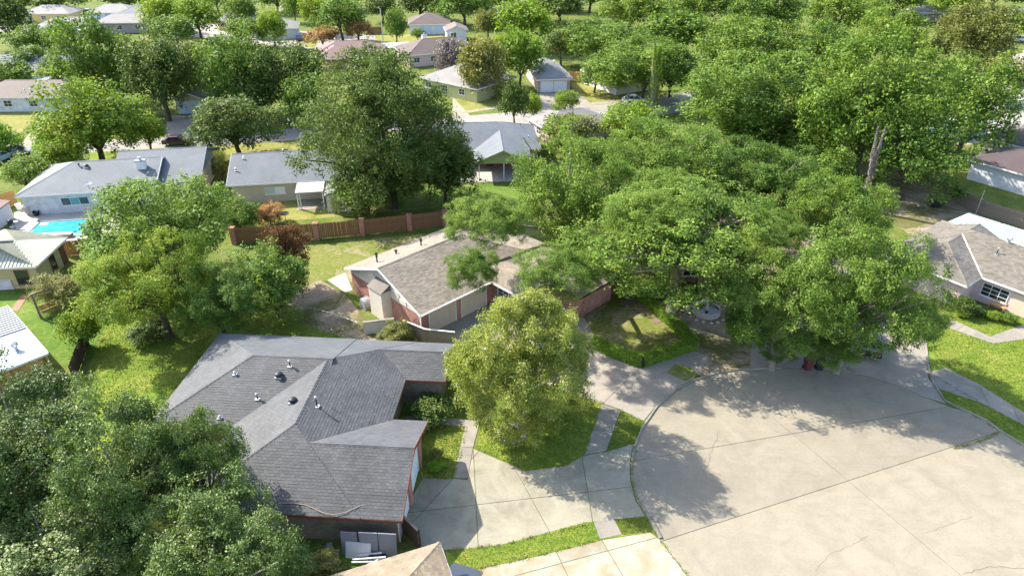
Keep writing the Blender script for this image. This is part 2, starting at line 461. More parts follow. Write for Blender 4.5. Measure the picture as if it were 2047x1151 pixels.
# ------------------------------------------------------------------ houses
def shingle_tabs(mb, poly, course, tab, rng, t=.008):
    P = [Vector(p) for p in poly]
    e = (P[1]-P[0]).normalized(); n = None
    for k in range(2, len(P)):
        c = e.cross(P[k]-P[0])
        if c.length > 1e-4: n = c.normalized(); break
    if n.z < 0: n = -n
    s = n.cross(e)
    if s.z < 0: s = -s
    loc = [((p-P[0]).dot(e), (p-P[0]).dot(s)) for p in P]
    A = sum(loc[i][0]*loc[(i+1)%len(loc)][1]-loc[(i+1)%len(loc)][0]*loc[i][1] for i in range(len(loc)))
    if A < 0: loc = loc[::-1]
    edges = []
    for i in range(len(loc)):
        (x0, y0), (x1, y1) = loc[i], loc[(i+1)%len(loc)]
        a, b = -(y1-y0), x1-x0; L = math.hypot(a, b); edges.append((a/L, b/L, -(a*x0+b*y0)/L))
    u0, u1 = min(x for x, _ in loc), max(x for x, _ in loc); v1 = max(y for _, y in loc)
    r = 0; v = 0.0
    while v < v1:
        u = u0-tab*((r*0.5) % 1.0)-rng.random()*.02
        hrow = t+rng.uniform(-.002, .004)
        while u < u1:
            du = tab*.965
            q = [(u, v), (u+du, v), (u+du, v+course*1.02), (u, v+course*1.02)]
            ok = all(a*x+b*y+c >= 0 for a, b, c in edges for x, y in q)
            if not ok:
                for a, b, c in edges:
                    q = half_clip(q, a, b, c)
                    if len(q) < 3: break
            if len(q) >= 3:
                h = hrow+rng.uniform(-.004, .006)
                top = []
                for x, y in q:
                    k = 1-(y-v)/course
                    top.append(P[0]+e*x+s*y+n*(.004+h*max(0, k)))
                m = len(q)
                fs = [tuple(range(m))]
                low = [i for i in range(m) if abs(q[i][1]-v) < 1e-5]
                vs = list(top)
                if len(low) == 2:
                    i, j = low
                    if (i+1) % m != j: i, j = j, i
                    b0 = P[0]+e*q[i][0]+s*q[i][1]; b1 = P[0]+e*q[j][0]+s*q[j][1]
                    vs += [b0, b1]; fs.append((i, m, m+1, j))
                mb.add(vs, fs)
            u += tab
        v += course; r += 1

class House:
    def __init__(s, name, label, cat, uv, h, deg, group=None):
        """frame whose origin is the eave corner seen at photo point uv, height h; local x runs at deg"""
        s.o = G(*uv, h); s.a = math.radians(deg)
        s.e = thing(name, label, cat, (s.o[0], s.o[1], 0), s.a, group)
        s.rng = random.Random(sum(map(ord, label)))
        s.blocks = []
    def L(s, u, v, h=0.0):
        x, y = G(u, v, h); x -= s.o[0]; y -= s.o[1]
        c, n = math.cos(s.a), math.sin(s.a)
        return (x*c+y*n, -x*n+y*c)
    def part(s, name, mb, m, parent=None): return mb.build(name, m, parent or s.e)
    def roof(s, x0, x1, y0, y1, h=2.7, pitch=.4, axis='x', ends=('hip', 'hip'), m=None, tabs=None, wall=None, gable=None,
             oh=.45, trim=None, cap=True, drop=0.0, walls=True, skip='', nocap=()):
        s.blocks.append((x0, x1, y0, y1, h-drop, pitch, axis, ends))
        h -= drop
        if axis == 'y': T = lambda p: (p[1], p[0], p[2]); X0, X1, Y0, Y1 = y0, y1, x0, x1
        else: T = lambda p: p; X0, X1, Y0, Y1 = x0, x1, y0, y1
        half = (Y1-Y0)/2; ym = (Y0+Y1)/2; zr = h+half*pitch
        r0 = X0+half if ends[0] == 'hip' else X0; r1 = X1-half if ends[1] == 'hip' else X1
        S = [('s', [(X0,Y0,h),(X1,Y0,h),(r1,ym,zr),(r0,ym,zr)]), ('n', [(X1,Y1,h),(X0,Y1,h),(r0,ym,zr),(r1,ym,zr)])]
        if ends[0] == 'hip': S.append(('w', [(X0,Y1,h),(X0,Y0,h),(r0,ym,zr)]))
        if ends[1] == 'hip': S.append(('e', [(X1,Y0,h),(X1,Y1,h),(r1,ym,zr)]))
        for key, poly in S:
            if key in skip: continue
            q = []
            for p in poly:
                p = T(p)
                if not q or (Vector(p)-Vector(q[-1])).length > 1e-3: q.append(p)
            if axis == 'y': q = [q[1], q[0]] + q[2:][::-1]
            sl = s.part('roof_slope', MB().slab(q, .10), m)
            if tabs:
                mb = MB(); shingle_tabs(mb, q, tabs[0], tabs[1], s.rng)
                tag(mb.build('shingles', m, sl), kind='stuff')
        t = trim or M['trim_white']
        f = MB()
        segs = []
        if axis == 'x': c4 = [(x0,y0),(x1,y0),(x1,y1),(x0,y1)]
        else: c4 = [(x0,y0),(x1,y0),(x1,y1),(x0,y1)]
        for i in range(4):
            p, q = c4[i], c4[(i+1)%4]
            horizontal = (i % 2 == 0)
            end = (ends[0] if i in ((3,) if axis == 'x' else (0,)) else ends[1])
            is_end = horizontal != (axis == 'x')
            if is_end and end in ('gable','open'): continue
            f.seg(p, q, h-.2, h-.012, .004, .03)
        for k, end, X in ((0, ends[0], X0), (1, ends[1], X1)):
            if end != 'gable': continue
            d = -.035 if k == 0 else .035
            for ya in (Y0, Y1):
                vs = [T((X+dd, yy, zz+dz)) for dd in (d*.1, d) for yy, zz in ((ya,h),(ym,zr)) for dz in (-.22, .012)]
                f.add(vs, [(0,1,3,2),(4,6,7,5),(0,4,5,1),(2,3,7,6),(0,2,6,4),(1,5,7,3)])
            g = MB(); Xi = X+(oh if k == 0 else -oh)
            yo = oh; zlo = h-.12
            g.add([T((Xi+dd, yy, zz)) for dd in (0, .06 if k == 0 else -.06) for yy, zz in ((Y0+yo,zlo),(Y1-yo,zlo),(Y1-yo,h+yo*pitch-.11),(ym,zr-.11),(Y0+yo,h+yo*pitch-.11))],
                  [(0,1,2,3,4),(9,8,7,6,5)]+[(i,5+i,5+(i+1)%5,(i+1)%5) for i in range(5)])
            s.part('gable_wall', g, gable or wall or t)
        if f.v: s.part('fascia', f, t)
        if cap:
            c = MB()
            lines = [((r0,ym,zr),(r1,ym,zr))] if r1-r0 > .1 else []
            if ends[0] == 'hip': lines += [((X0,Y0,h),(r0,ym,zr)),((X0,Y1,h),(r0,ym,zr))]
            if ends[1] == 'hip': lines += [((X1,Y0,h),(r1,ym,zr)),((X1,Y1,h),(r1,ym,zr))]
            lines = [l for i, l in enumerate(lines) if i not in nocap]
            for p, q in lines:
                p, q = Vector(T(p)), Vector(T(q)); n = max(1, int((q-p).length/.32)) if tabs else 1
                d = (q-p); side = Vector((-d.y, d.x, 0)).normalized()*.14
                for i in range(n):
                    a = p+d*(i/n); b = p+d*((i+.97)/n); l0, l1 = .05, .03
                    up0, up1 = Vector((0,0,l0)), Vector((0,0,l1)); dn = Vector((0,0,.14*pitch+.02))
                    c.add([a+up0, a+side-dn+up0, a-side-dn+up0, b+up1, b+side-dn+up1, b-side-dn+up1],
                          [(0,3,4,1),(0,2,5,3),(0,1,2),(3,5,4)])
            if c.v: s.part('ridge_cap', c, m)
        if walls and wall:
            s.part('wall', MB().box(x0+oh, x1-oh, y0+oh, y1-oh, 0, h-.11), wall)
        return zr
    def window(s, p0, p1, z0, z1, nx=2, ny=2, pane=None, frame=None, blind=False):
        fr = MB(); wd = .07
        Lw = math.hypot(p1[0]-p0[0], p1[1]-p0[1]); a = wd/Lw
        fr.seg(p0, p1, z0, z0+wd, 0, .06); fr.seg(p0, p1, z1-wd, z1, 0, .06)
        fr.seg(p0, p1, z0+wd, z1-wd, 0, .06, 0, a); fr.seg(p0, p1, z0+wd, z1-wd, 0, .06, 1-a, 1)
        o = s.part('window', fr, frame or M['trim_white'])
        for i in range(nx):
            lo = a+(1-2*a)*i/nx; hi = a+(1-2*a)*(i+1)/nx
            MB().seg(p0, p1, z0+wd, z1-wd, .002, .022, lo+.004, hi-.004).build('pane', (pane[i % len(pane)] if isinstance(pane, list) else pane) or M['glass'], o)
        mu = MB()
        for i in range(1, nx): t = a+(1-2*a)*i/nx; mu.seg(p0, p1, z0+wd, z1-wd, .024, .05, t-.02/Lw, t+.02/Lw)
        for j in range(1, ny): t = z0+(z1-z0)*j/ny; mu.seg(p0, p1, t-.02, t+.02, .026, .048, a, 1-a)
        if mu.v: mu.build('muntin', frame or M['trim_white'], o)
        MB().seg(p0, p1, z0-.06, z0-.005, 0, .1, -.03, 1.03).build('sill', frame or M['trim_white'], o)
        return o
    def garage_door(s, p0, p1, z1=2.1, m=None, rows=4, colm=4):
        o = s.part('garage_door', MB().seg(p0, p1, 0.02, z1, .0, .03), m or M['door_white'])
        for r in range(rows):
            pn = MB(); hgt = (z1-.02)/rows
            for k in range(colm):
                pn.seg(p0, p1, .02+r*hgt+.06, .02+(r+1)*hgt-.05, .031, .05, (k+.09)/colm, (k+.91)/colm)
            pn.build('door_panel', m or M['door_white'], o)
        fr = MB()
        Lw = math.hypot(p1[0]-p0[0], p1[1]-p0[1]); a = .1/Lw
        fr.seg(p0, p1, 0, z1+.1, 0, .07, -a, 0).seg(p0, p1, 0, z1+.1, 0, .07, 1, 1+a).seg(p0, p1, z1, z1+.1, 0, .068, 0, 1)
        fr.build('door_frame', M['trim_white'], o)
        return o
    def door(s, p0, p1, z1=2.05, m=None):
        o = s.part('door', MB().seg(p0, p1, .05, z1, 0, .04), m or M['door_brown'])
        pn = MB()
        for r in range(2):
            for k in range(2): pn.seg(p0, p1, .2+r*.95, 1.0+r*.9, .041, .055, .12+.42*k, .46+.42*k)
        pn.build('door_panel', m or M['door_brown'], o)
        MB().seg(p0, p1, .95, 1.05, .04, .1, .88, .94).build('handle', M['metal'], o)
        return o
    def height(s, x, y):
        best = 0
        for x0, x1, y0, y1, h, k, axis, ends in s.blocks:
            if not (x0 <= x <= x1 and y0 <= y <= y1): continue
            d = [y-y0, y1-y] if axis == 'x' else [x-x0, x1-x]
            e = [x-x0, x1-x] if axis == 'x' else [y-y0, y1-y]
            d += [q for q, n in zip(e, ends) if n == 'hip']
            best = max(best, h+k*min(d))
        return best
    def vent(s, u, v, h, kind='pipe', hh=.5):
        for _ in range(12):
            g_ = s.height(*s.L(u, v, h))
            if g_ == 0: break
            h += (g_-h)*.6
        """roof fitting at photo point (u, v) on the roof at height h"""
        x, y = s.L(u, v, h)
        if kind == 'pipe':
            mb = MB().lathe([(.10,-.2),(.06,.02),(.05,.1),(.05,hh)], (x,y,h), 10)
            o = s.part('vent_pipe', mb, M['black'])
            MB().lathe([(.08,hh-.06),(.11,hh-.02),(.09,hh+.1),(.02,hh+.15)], (x,y,h), 10).build('vent_cap', M['metal'], o)
            MB().box(x-.16,x+.16,y-.16,y+.16,h-.12,h+.035).build('flashing', M['metal'], o)
        elif kind == 'black':
            mb = MB().lathe([(.09,-.2),(.07,0),(.07,hh*.55),(.12,hh*.6),(.12,hh*.7),(.07,hh*.72),(.07,hh*.8),(.16,hh*.84),(.16,hh)], (x,y,h), 10)
            s.part('flue', mb, M['black'])
        elif kind == 'dome':
            mb = MB().lathe([(.17,-.2),(.17,.12)], (x,y,h), 14)
            o = s.part('roof_vent', mb, M['metal'])
            MB().lathe([(.28,.10),(.30,.2),(.24,.30),(.12,.36),(.01,.38)], (x,y,h), 16).build('vent_hood', M['black'], o)
            MB().box(x-.26,x+.26,y-.26,y+.26,h-.14,h+.045).build('flashing', M['metal'], o)
        elif kind == 'turbine':
            mb = MB().lathe([(.15,-.2),(.15,.25)], (x,y,h), 12)
            o = s.part('turbine_vent', mb, M['metal'])
            t = MB()
            for k in range(14):
                an = 2*math.pi*k/14
                pts = [(x+math.cos(an+.12*j)*r, y+math.sin(an+.12*j)*r, h+.25+z) for j, (r, z) in enumerate(((.14,0),(.25,.1),(.26,.22),(.17,.34),(.03,.38)))]
                t.tube(pts, .03, 4)
            t.build('turbine_blades', M['metal'], o)
        elif kind == 'chimney':
            o = s.part('chimney', MB().box(x-.55,x+.55,y-.35,y+.35,h-1.2,h+hh), M['siding_white'])
            MB().box(x-.62,x+.62,y-.42,y+.42,h+hh,h+hh+.1).build('chimney_cap', M['grey'], o)
            MB().lathe([(.16,0),(.16,.3),(.22,.32),(.2,.42),(.03,.45)], (x,y,h+hh+.1), 10).build('flue', M['metal'], o)

# ------------------------------------------------------------------ trees
rngT = np.random.default_rng(7)
def leaf_mesh(name, pos, nrm, size, tint, rng, aspect=.55):
    n = len(pos)
    a = rng.normal(size=(n,3)); a -= (a*nrm).sum(1)[:,None]*nrm; a /= np.linalg.norm(a,axis=1)[:,None]+1e-9
    b = np.cross(nrm, a)
    L = size[:,None]
    fold = nrm*L*.16
    V = np.empty((n,4,3))
    V[:,0] = pos-a*L*.5; V[:,1] = pos+b*L*aspect*.5+fold-a*L*.06; V[:,2] = pos+a*L*.5; V[:,3] = pos-b*L*aspect*.5+fold-a*L*.06
    me = bpy.data.meshes.new(name)
    me.vertices.add(n*4); me.vertices.foreach_set('co', V.reshape(-1))
    me.loops.add(n*4); me.loops.foreach_set('vertex_index', np.arange(n*4, dtype=np.int32))
    me.polygons.add(n); me.polygons.foreach_set('loop_start', np.arange(0,n*4,4,dtype=np.int32)); me.polygons.foreach_set('loop_total', np.full(n,4,dtype=np.int32))
    me.update(calc_edges=True)
    at = me.attributes.new('tint', 'FLOAT', 'FACE'); at.data.foreach_set('value', np.clip(tint,0,1).astype(np.float32))
    me.materials.append(None)
    return me
def unit(v): return v/(np.linalg.norm(v,axis=-1,keepdims=True)+1e-9)
def crown_variant(name, seed, leaf, style='oak', layers=3.2):
    """a crown of unit radius: boughs, sprigs on the boughs, leaves on the sprigs"""
    rng = np.random.default_rng(seed)
    if style == 'dense': nb, rb, shell, squash = 170, (.15,.25), (.60,.86), .9
    elif style == 'airy': nb, rb, shell, squash = 170, (.11,.21), (.40,.90), 1.25
    elif style == 'crepe': nb, rb, shell, squash = 190, (.10,.18), (.60,.90), 1.35
    elif style == 'shrub': nb, rb, shell, squash = 40, (.22,.36), (.45,.75), .95
    elif style == 'ball': nb, rb, shell, squash = 60, (.28,.34), (.64,.68), 1.0
    else: nb, rb, shell, squash = 105, (.11,.31), (.50,.92), .92
    nb_in = nb//4
    d = unit(rng.normal(size=(nb*4,3))); d = d[d[:,2] > {'oak': -.78, 'dense': -.8, 'airy': -.9, 'crepe': -.92}.get(style, -.55)][:nb]
    # lobed outline: a few directions bulge
    lob = unit(rng.normal(size=(7,3))); lb = rng.uniform(.0,.46,7)
    bul = 1-.24+sum(np.clip(d@lob[k],0,1)**4*lb[k] for k in range(7))
    if style in ('ball','crepe'): bul = np.ones(len(d))
    rad = rng.uniform(*shell,len(d))**.8*np.clip(bul,.62,1.2)
    C = d*rad[:,None]
    RB = rng.uniform(*rb,len(d))
    inner = np.arange(len(d)) < nb_in            # boughs inside the crown close its heart
    C[inner] *= rng.uniform(.25,.7,(nb_in,1)); RB[inner] *= 1.25
    nleaf = int(12.6*layers/(leaf*leaf*.55))
    per = 6
    nsp = nleaf//per
    # twig clumps on every bough
    ncl = 16
    cd_ = unit(rng.normal(size=(len(d),ncl,3))+d[:,None,:]*.8+np.array([0,0,.3]))
    CC = (C[:,None,:]+cd_*(RB[:,None,None]*rng.uniform(.55,1.0,(len(d),ncl,1)))*np.array([1,1,squash])).reshape(-1,3)
    CR = np.repeat(RB,ncl)*rng.uniform(.22,.46,len(d)*ncl); CB = np.repeat(np.arange(len(d)),ncl); cdd = cd_.reshape(-1,3)
    wgt = CR**2*rng.uniform(.5,1.5,len(CR)); ci = rng.choice(len(CR), nsp, p=wgt/wgt.sum()); bi = CB[ci]
    sd = unit(rng.normal(size=(nsp,3))+cdd[ci]*.55+np.array([0,0,.45]))
    sp = CC[ci]+sd*(CR[ci]*(.35+.75*rng.random(nsp)**.6))[:,None]*np.array([1,1,squash])
    ct = rng.random(len(CR))
    # gaps
    fx = np.sin(sp@np.array([9.1,3.3,4.2])+seed)+np.sin(sp@np.array([-4.2,8.7,5.1])+2*seed)+np.sin(sp@np.array([3.7,-5.2,9.9]))
    keep = fx > (-1.7 if style in ('dense','ball','crepe') else -.95)
    sp, sd, bi, ci = sp[keep], sd[keep], bi[keep], ci[keep]; nsp = len(sp)
    bt = rng.random(len(d)); st = np.clip(.26*bt[bi]+.30*ct[ci]+.36*rng.random(nsp)+.06,0,1)
    P = np.repeat(sp,per,0)+rng.normal(size=(nsp*per,3))*leaf*(.85 if style != 'airy' else 1.0)
    Nn = unit(np.repeat(sd,per,0)*.8+rng.normal(size=(nsp*per,3))*.6+np.array([0,0,.5]))
    S = leaf*rng.uniform(.5,1.4,nsp*per)
    T = np.repeat(st,per)+rng.normal(size=nsp*per)*.11
    return leaf_mesh(name, P, Nn, S, T, rng, .6 if style != 'airy' else .5), C
VAR = {}
def variant(style, cls):
    key = (style, cls)
    if key not in VAR:
        leaf = {'fine': .028, 'med': .043, 'coarse': .062, 'shrub': .11}[cls]
        n = {'fine': 2, 'med': 3, 'coarse': 3, 'shrub': 2}[cls]
        VAR[key] = [crown_variant('crown_%s_%s' % (style, cls), 11*i+len(style)*3+len(cls), leaf, style, {'fine': 2.7}.get(cls, 3.0)*(1.45 if style in ('airy','crepe') else 1)) for i in range(n)]
    return VAR[key]
ntree = [0]
def place(bbox, clear, up=1.0):
    """crown centre, radius, half height of a tree whose crown fills the photo box"""
    u0, v0, u1, v1 = bbox; uc, vc = (u0+u1)/2, (v0+v1)/2
    hc = 5.0
    for _ in range(25):
        x, y = G(uc, vc, hc); dz = CAMH-hc
        zc = y*CP+dz*SP; R = (u1-u0)/2*zc/FPX
        E = (v1-v0)/2*zc/FPX; ph = math.atan2(dz, y)
        a = math.sqrt(max((E**2-(R*math.sin(ph))**2), (.5*R)**2*math.cos(ph)**2))/math.cos(ph)
        a = min(a, 1.5*R)
        hc = .5*hc+.5*(a*up+clear)
    return x, y, hc, R, a, zc
def tree(label, bbox, m='lf_oak', style='oak', clear=1.0, cls=None, cat='tree', name=None, group=None, trunk='bark', seed=None, bloom=None, stems=1, rz=None, boughs=()):
    x, y, hc, R, a, zc = place(bbox, clear)
    i = ntree[0]; ntree[0] += 1
    rng = random.Random(i*17+5 if seed is None else seed)
    if cls is None:
        t = zc*.0052/R     # about 3.5 px of the final picture
        cls = 'fine' if t < .043 else 'med' if t < .062 else 'coarse' if t < .10 else 'shrub'
    vs = variant(style, cls); me, C = vs[rng.randrange(len(vs))]
    r = thing(name or {'tree':'tree','shrub':'shrub','bush':'bush'}.get(cat,'tree'), label, cat, (x, y, 0), 0, group)
    c = bpy.data.objects.new('crown', me); col.objects.link(c); c.parent = r
    ang = rng.uniform(0, 6.28) if rz is None else rz
    c.location = (0,0,hc); c.rotation_euler = (0,0,ang); c.scale = (R,R,a)
    c.material_slots[0].link = 'OBJECT'; c.material_slots[0].material = M[m]
    if bloom:
        nb = len(me.polygons)
        rg = np.random.default_rng(i); co = np.empty(len(me.vertices)*3); me.vertices.foreach_get('co', co); co = co.reshape(-1,3)[::4]
        rad = np.linalg.norm(co,axis=1); ok = np.where((rad > .62) & (co[:,2] > -.4))[0]
        cl = rg.choice(ok, bloom[1]); pos = np.repeat(co[cl],9,0)*1.03+rg.normal(size=(bloom[1]*9,3))*.018
        nn = unit(rg.normal(size=pos.shape)+np.array([0,0,1]))
        bm = leaf_mesh('blossom', pos, nn, np.full(len(pos),.018), rg.random(len(pos)), rg, .9)
        bo = bpy.data.objects.new('blossom', bm); col.objects.link(bo); bo.parent = r
        bo.location = c.location; bo.rotation_euler = c.rotation_euler; bo.scale = c.scale
        bo.material_slots[0].link = 'OBJECT'; bo.material_slots[0].material = M[bloom[0]]
    if style == 'airy': c.scale = (R*1.1, R*1.1, a*1.08)
    extra = []
    for bbx, hb in boughs:       # outlying boughs of the same tree
        zc2 = G((bbx[0]+bbx[2])/2, (bbx[1]+bbx[3])/2, hb); d2 = zc2[1]*CP+(CAMH-hb)*SP
        R2 = (bbx[2]-bbx[0])/2*d2/FPX; a2 = min(R2, max(.62*R2, (bbx[3]-bbx[1])/2*d2/FPX*.9))
        o = bpy.data.objects.new('bough', vs[rng.randrange(len(vs))][0]); col.objects.link(o); o.parent = r
        o.location = (zc2[0]-x, zc2[1]-y, hb); o.scale = (R2, R2, a2); o.rotation_euler = (0,0,rng.uniform(0,6))
        o.material_slots[0].link = 'OBJECT'; o.material_slots[0].material = M[m]
        extra.append(Vector(o.location))
    # trunk and limbs reaching for the boughs
    ca, sa = math.cos(ang), math.sin(ang)
    B = [Vector(((p[0]*ca-p[1]*sa)*R, (p[0]*sa+p[1]*ca)*R, hc+p[2]*a)) for p in C]
    tr = max(.05, min(.42, R*.055)); t = MB()
    fork = max(.35, hc-a*.75)
    br = MB()
    if stems == 1:
        lean = Vector((rng.uniform(-.3,.3), rng.uniform(-.3,.3), 0))*min(1, R*.2)
        top = Vector((lean.x, lean.y, fork))
        t.tube([(0,0,-.1), (0,0,.15), (lean.x*.5, lean.y*.5, fork*.5), top], [tr*1.5, tr*1.15, tr, tr*.85], 8)
        picks = rng.sample(range(len(B)), min(len(B), 30 if zc < 75 else 14 if zc < 110 else 7))
        for k in picks:
            e = B[k]+(B[k]-top)*(.14 if zc < 90 else 0); mid = top.lerp(e, .5)+Vector((rng.uniform(-.1,.1)*R, rng.uniform(-.1,.1)*R, .12*R))
            if mid.z < top.z: mid.z = top.z+.1
            br.tube([top-Vector((0,0,.1)), top.lerp(mid,.5)+Vector((0,0,.03*R)), mid, e], [tr*.55, tr*.42, tr*.3, tr*.1], 5)
        for e in extra:
            br.tube([top-Vector((0,0,.1)), top.lerp(e,.35)+Vector((0,0,.9)), top.lerp(e,.7)+Vector((.2,-.2,.5)), e], [tr*.7, tr*.5, tr*.38, tr*.15], 6)
    else:
        for k in range(stems):
            an = 2*math.pi*k/stems+rng.random(); e = Vector((math.cos(an)*R*.62*rng.random()**.5, math.sin(an)*R*.62*rng.random()**.5, hc+a*rng.uniform(.2,.7)))
            q = Vector((math.cos(an)*.3, math.sin(an)*.3, 0))
            t.tube([q-Vector((0,0,.1)), q*1.4+Vector((0,0,hc*.35)), Vector((0,0,0)).lerp(e,.7)+Vector((0,0,hc*.12)), e], [tr*.6, tr*.5, tr*.35, tr*.12], 6)
    t.build('trunk', M[trunk], r, smooth=True)
    if br.v: br.build('limbs', M[trunk], r, smooth=True)
    return r

def leaf_box(name, paths, width, height, m, dens, leaf, parent):
    """clipped foliage over a box running along straight lengths"""
    rg = np.random.default_rng(len(paths)); P = []; Nn = []
    for (x0,y0), (x1,y1) in paths:
        L = math.hypot(x1-x0,y1-y0); d = np.array([(x1-x0)/L,(y1-y0)/L,0]); s = np.array([d[1],-d[0],0])
        n = int(L*(width+2*height)*dens)
        f = rg.choice(3,n,p=[width/(width+2*height),height/(width+2*height),height/(width+2*height)])
        u = rg.random(n)*L; q = rg.random(n)
        top = f == 0; sg = np.where(f == 1, 1.0, -1.0)
        across = np.where(top, (q-.5)*width, sg*width/2*(1+.08*np.sin(u*3.1)+.05*np.sin(u*7.7)))
        z = np.where(top, height*(1+.05*np.sin(u*2.3)+.04*np.sin(u*6.1+q*4)), q*height)
        pos = np.array([x0,y0,0])+u[:,None]*d+across[:,None]*s+z[:,None]*np.array([0,0,1])+rg.normal(size=(n,3))*.035
        nn = np.where(top[:,None], np.array([0,0,1.0]), sg[:,None]*s)
        P.append(pos); Nn.append(unit(nn+rg.normal(size=(n,3))*.6+np.array([0,0,.25])))
    P = np.concatenate(P); Nn = np.concatenate(Nn)
    me = leaf_mesh('foliage', P, Nn, leaf*rg.uniform(.7,1.3,len(P)), rg.random(len(P)), rg, .65)
    o = bpy.data.objects.new('foliage', me); col.objects.link(o); o.parent = parent
    o.material_slots[0].link = 'OBJECT'; o.material_slots[0].material = M[m]
    core = MB()
    for p, q in paths: core.seg(p, q, .02, height*.86, -width*.4, width*.4)
    core.build('branches', M['wood_dark'], parent)

# ------------------------------------------------------------------ fences
def fence(label, path, height=1.85, m='wood', picket=.15, columns=None, colm=None, single=True, side=1, cap=None, group=None, cat='fence'):
    x0, y0 = path[0]
    r = thing('wooden_fence', label, cat, (x0, y0, 0), 0, group)
    pts = [(x-x0, y-y0) for x, y in path]
    rng = random.Random(len(label))
    board = None
    for (ax, ay), (bx, by) in zip(pts[:-1], pts[1:]):
        L = math.hypot(bx-ax, by-ay); n = max(1, int(L/picket)); an = math.atan2(by-ay, bx-ax)
        if board is None:
            bmb = MB(); wd = picket*.93/2
            bmb.add([(-wd,-.011,.04),(wd,-.011,.04),(wd,.011,.04),(-wd,.011,.04),(-wd,-.011,height-.04),(wd,-.011,height-.04),(wd,.011,height-.04),(-wd,.011,height-.04),(-wd*.6,-.011,height),(wd*.6,-.011,height),(wd*.6,.011,height),(-wd*.6,.011,height)],
                    [(0,1,5,4),(1,2,6,5),(2,3,7,6),(3,0,4,7),(4,5,9,8),(5,6,10,9),(6,7,11,10),(7,4,8,11),(8,9,10,11)])
            board = bmb.mesh('picket', M[m])
        for k in range(n):
            t = (k+.5)/n
            o = bpy.data.objects.new('picket', board); col.objects.link(o); o.parent = r
            o.location = (ax+(bx-ax)*t, ay+(by-ay)*t, rng.uniform(-.02,.02)); o.rotation_euler = (rng.uniform(-.012,.012), rng.uniform(-.012,.012), an)
            o.scale = (L/n/picket, 1, 1)
        for z in (.35, height*.5, height-.3):
            MB().seg((ax,ay), (bx,by), z-.045, z+.045, -.06*side, -.014*side).build('rail', M[m], r)
        if not columns:
            npst = max(1, int(L/2.4))
            for k in range(npst+1):
                t = k/npst; px_, py_ = ax+(bx-ax)*t, ay+(by-ay)*t
                MB().seg((px_-.05*math.cos(an), py_-.05*math.sin(an)), (px_+.05*math.cos(an), py_+.05*math.sin(an)), 0, height-.1, -.16*side, -.062*side).build('post', M[m], r)
        if cap: MB().seg((ax,ay), (bx,by), height+.005, height+.045, -.07, .07).build('cap_rail', M[cap], r)
    for c in columns or ():
        cx, cy = c[0]-x0, c[1]-y0
        o = MB().box(cx-.27, cx+.27, cy-.27, cy+.27, 0, height+.06).build('brick_column', colm, r)
        MB().box(cx-.31, cx+.31, cy-.31, cy+.31, height+.06, height+.13).build('column_cap', colm, o)
    return r

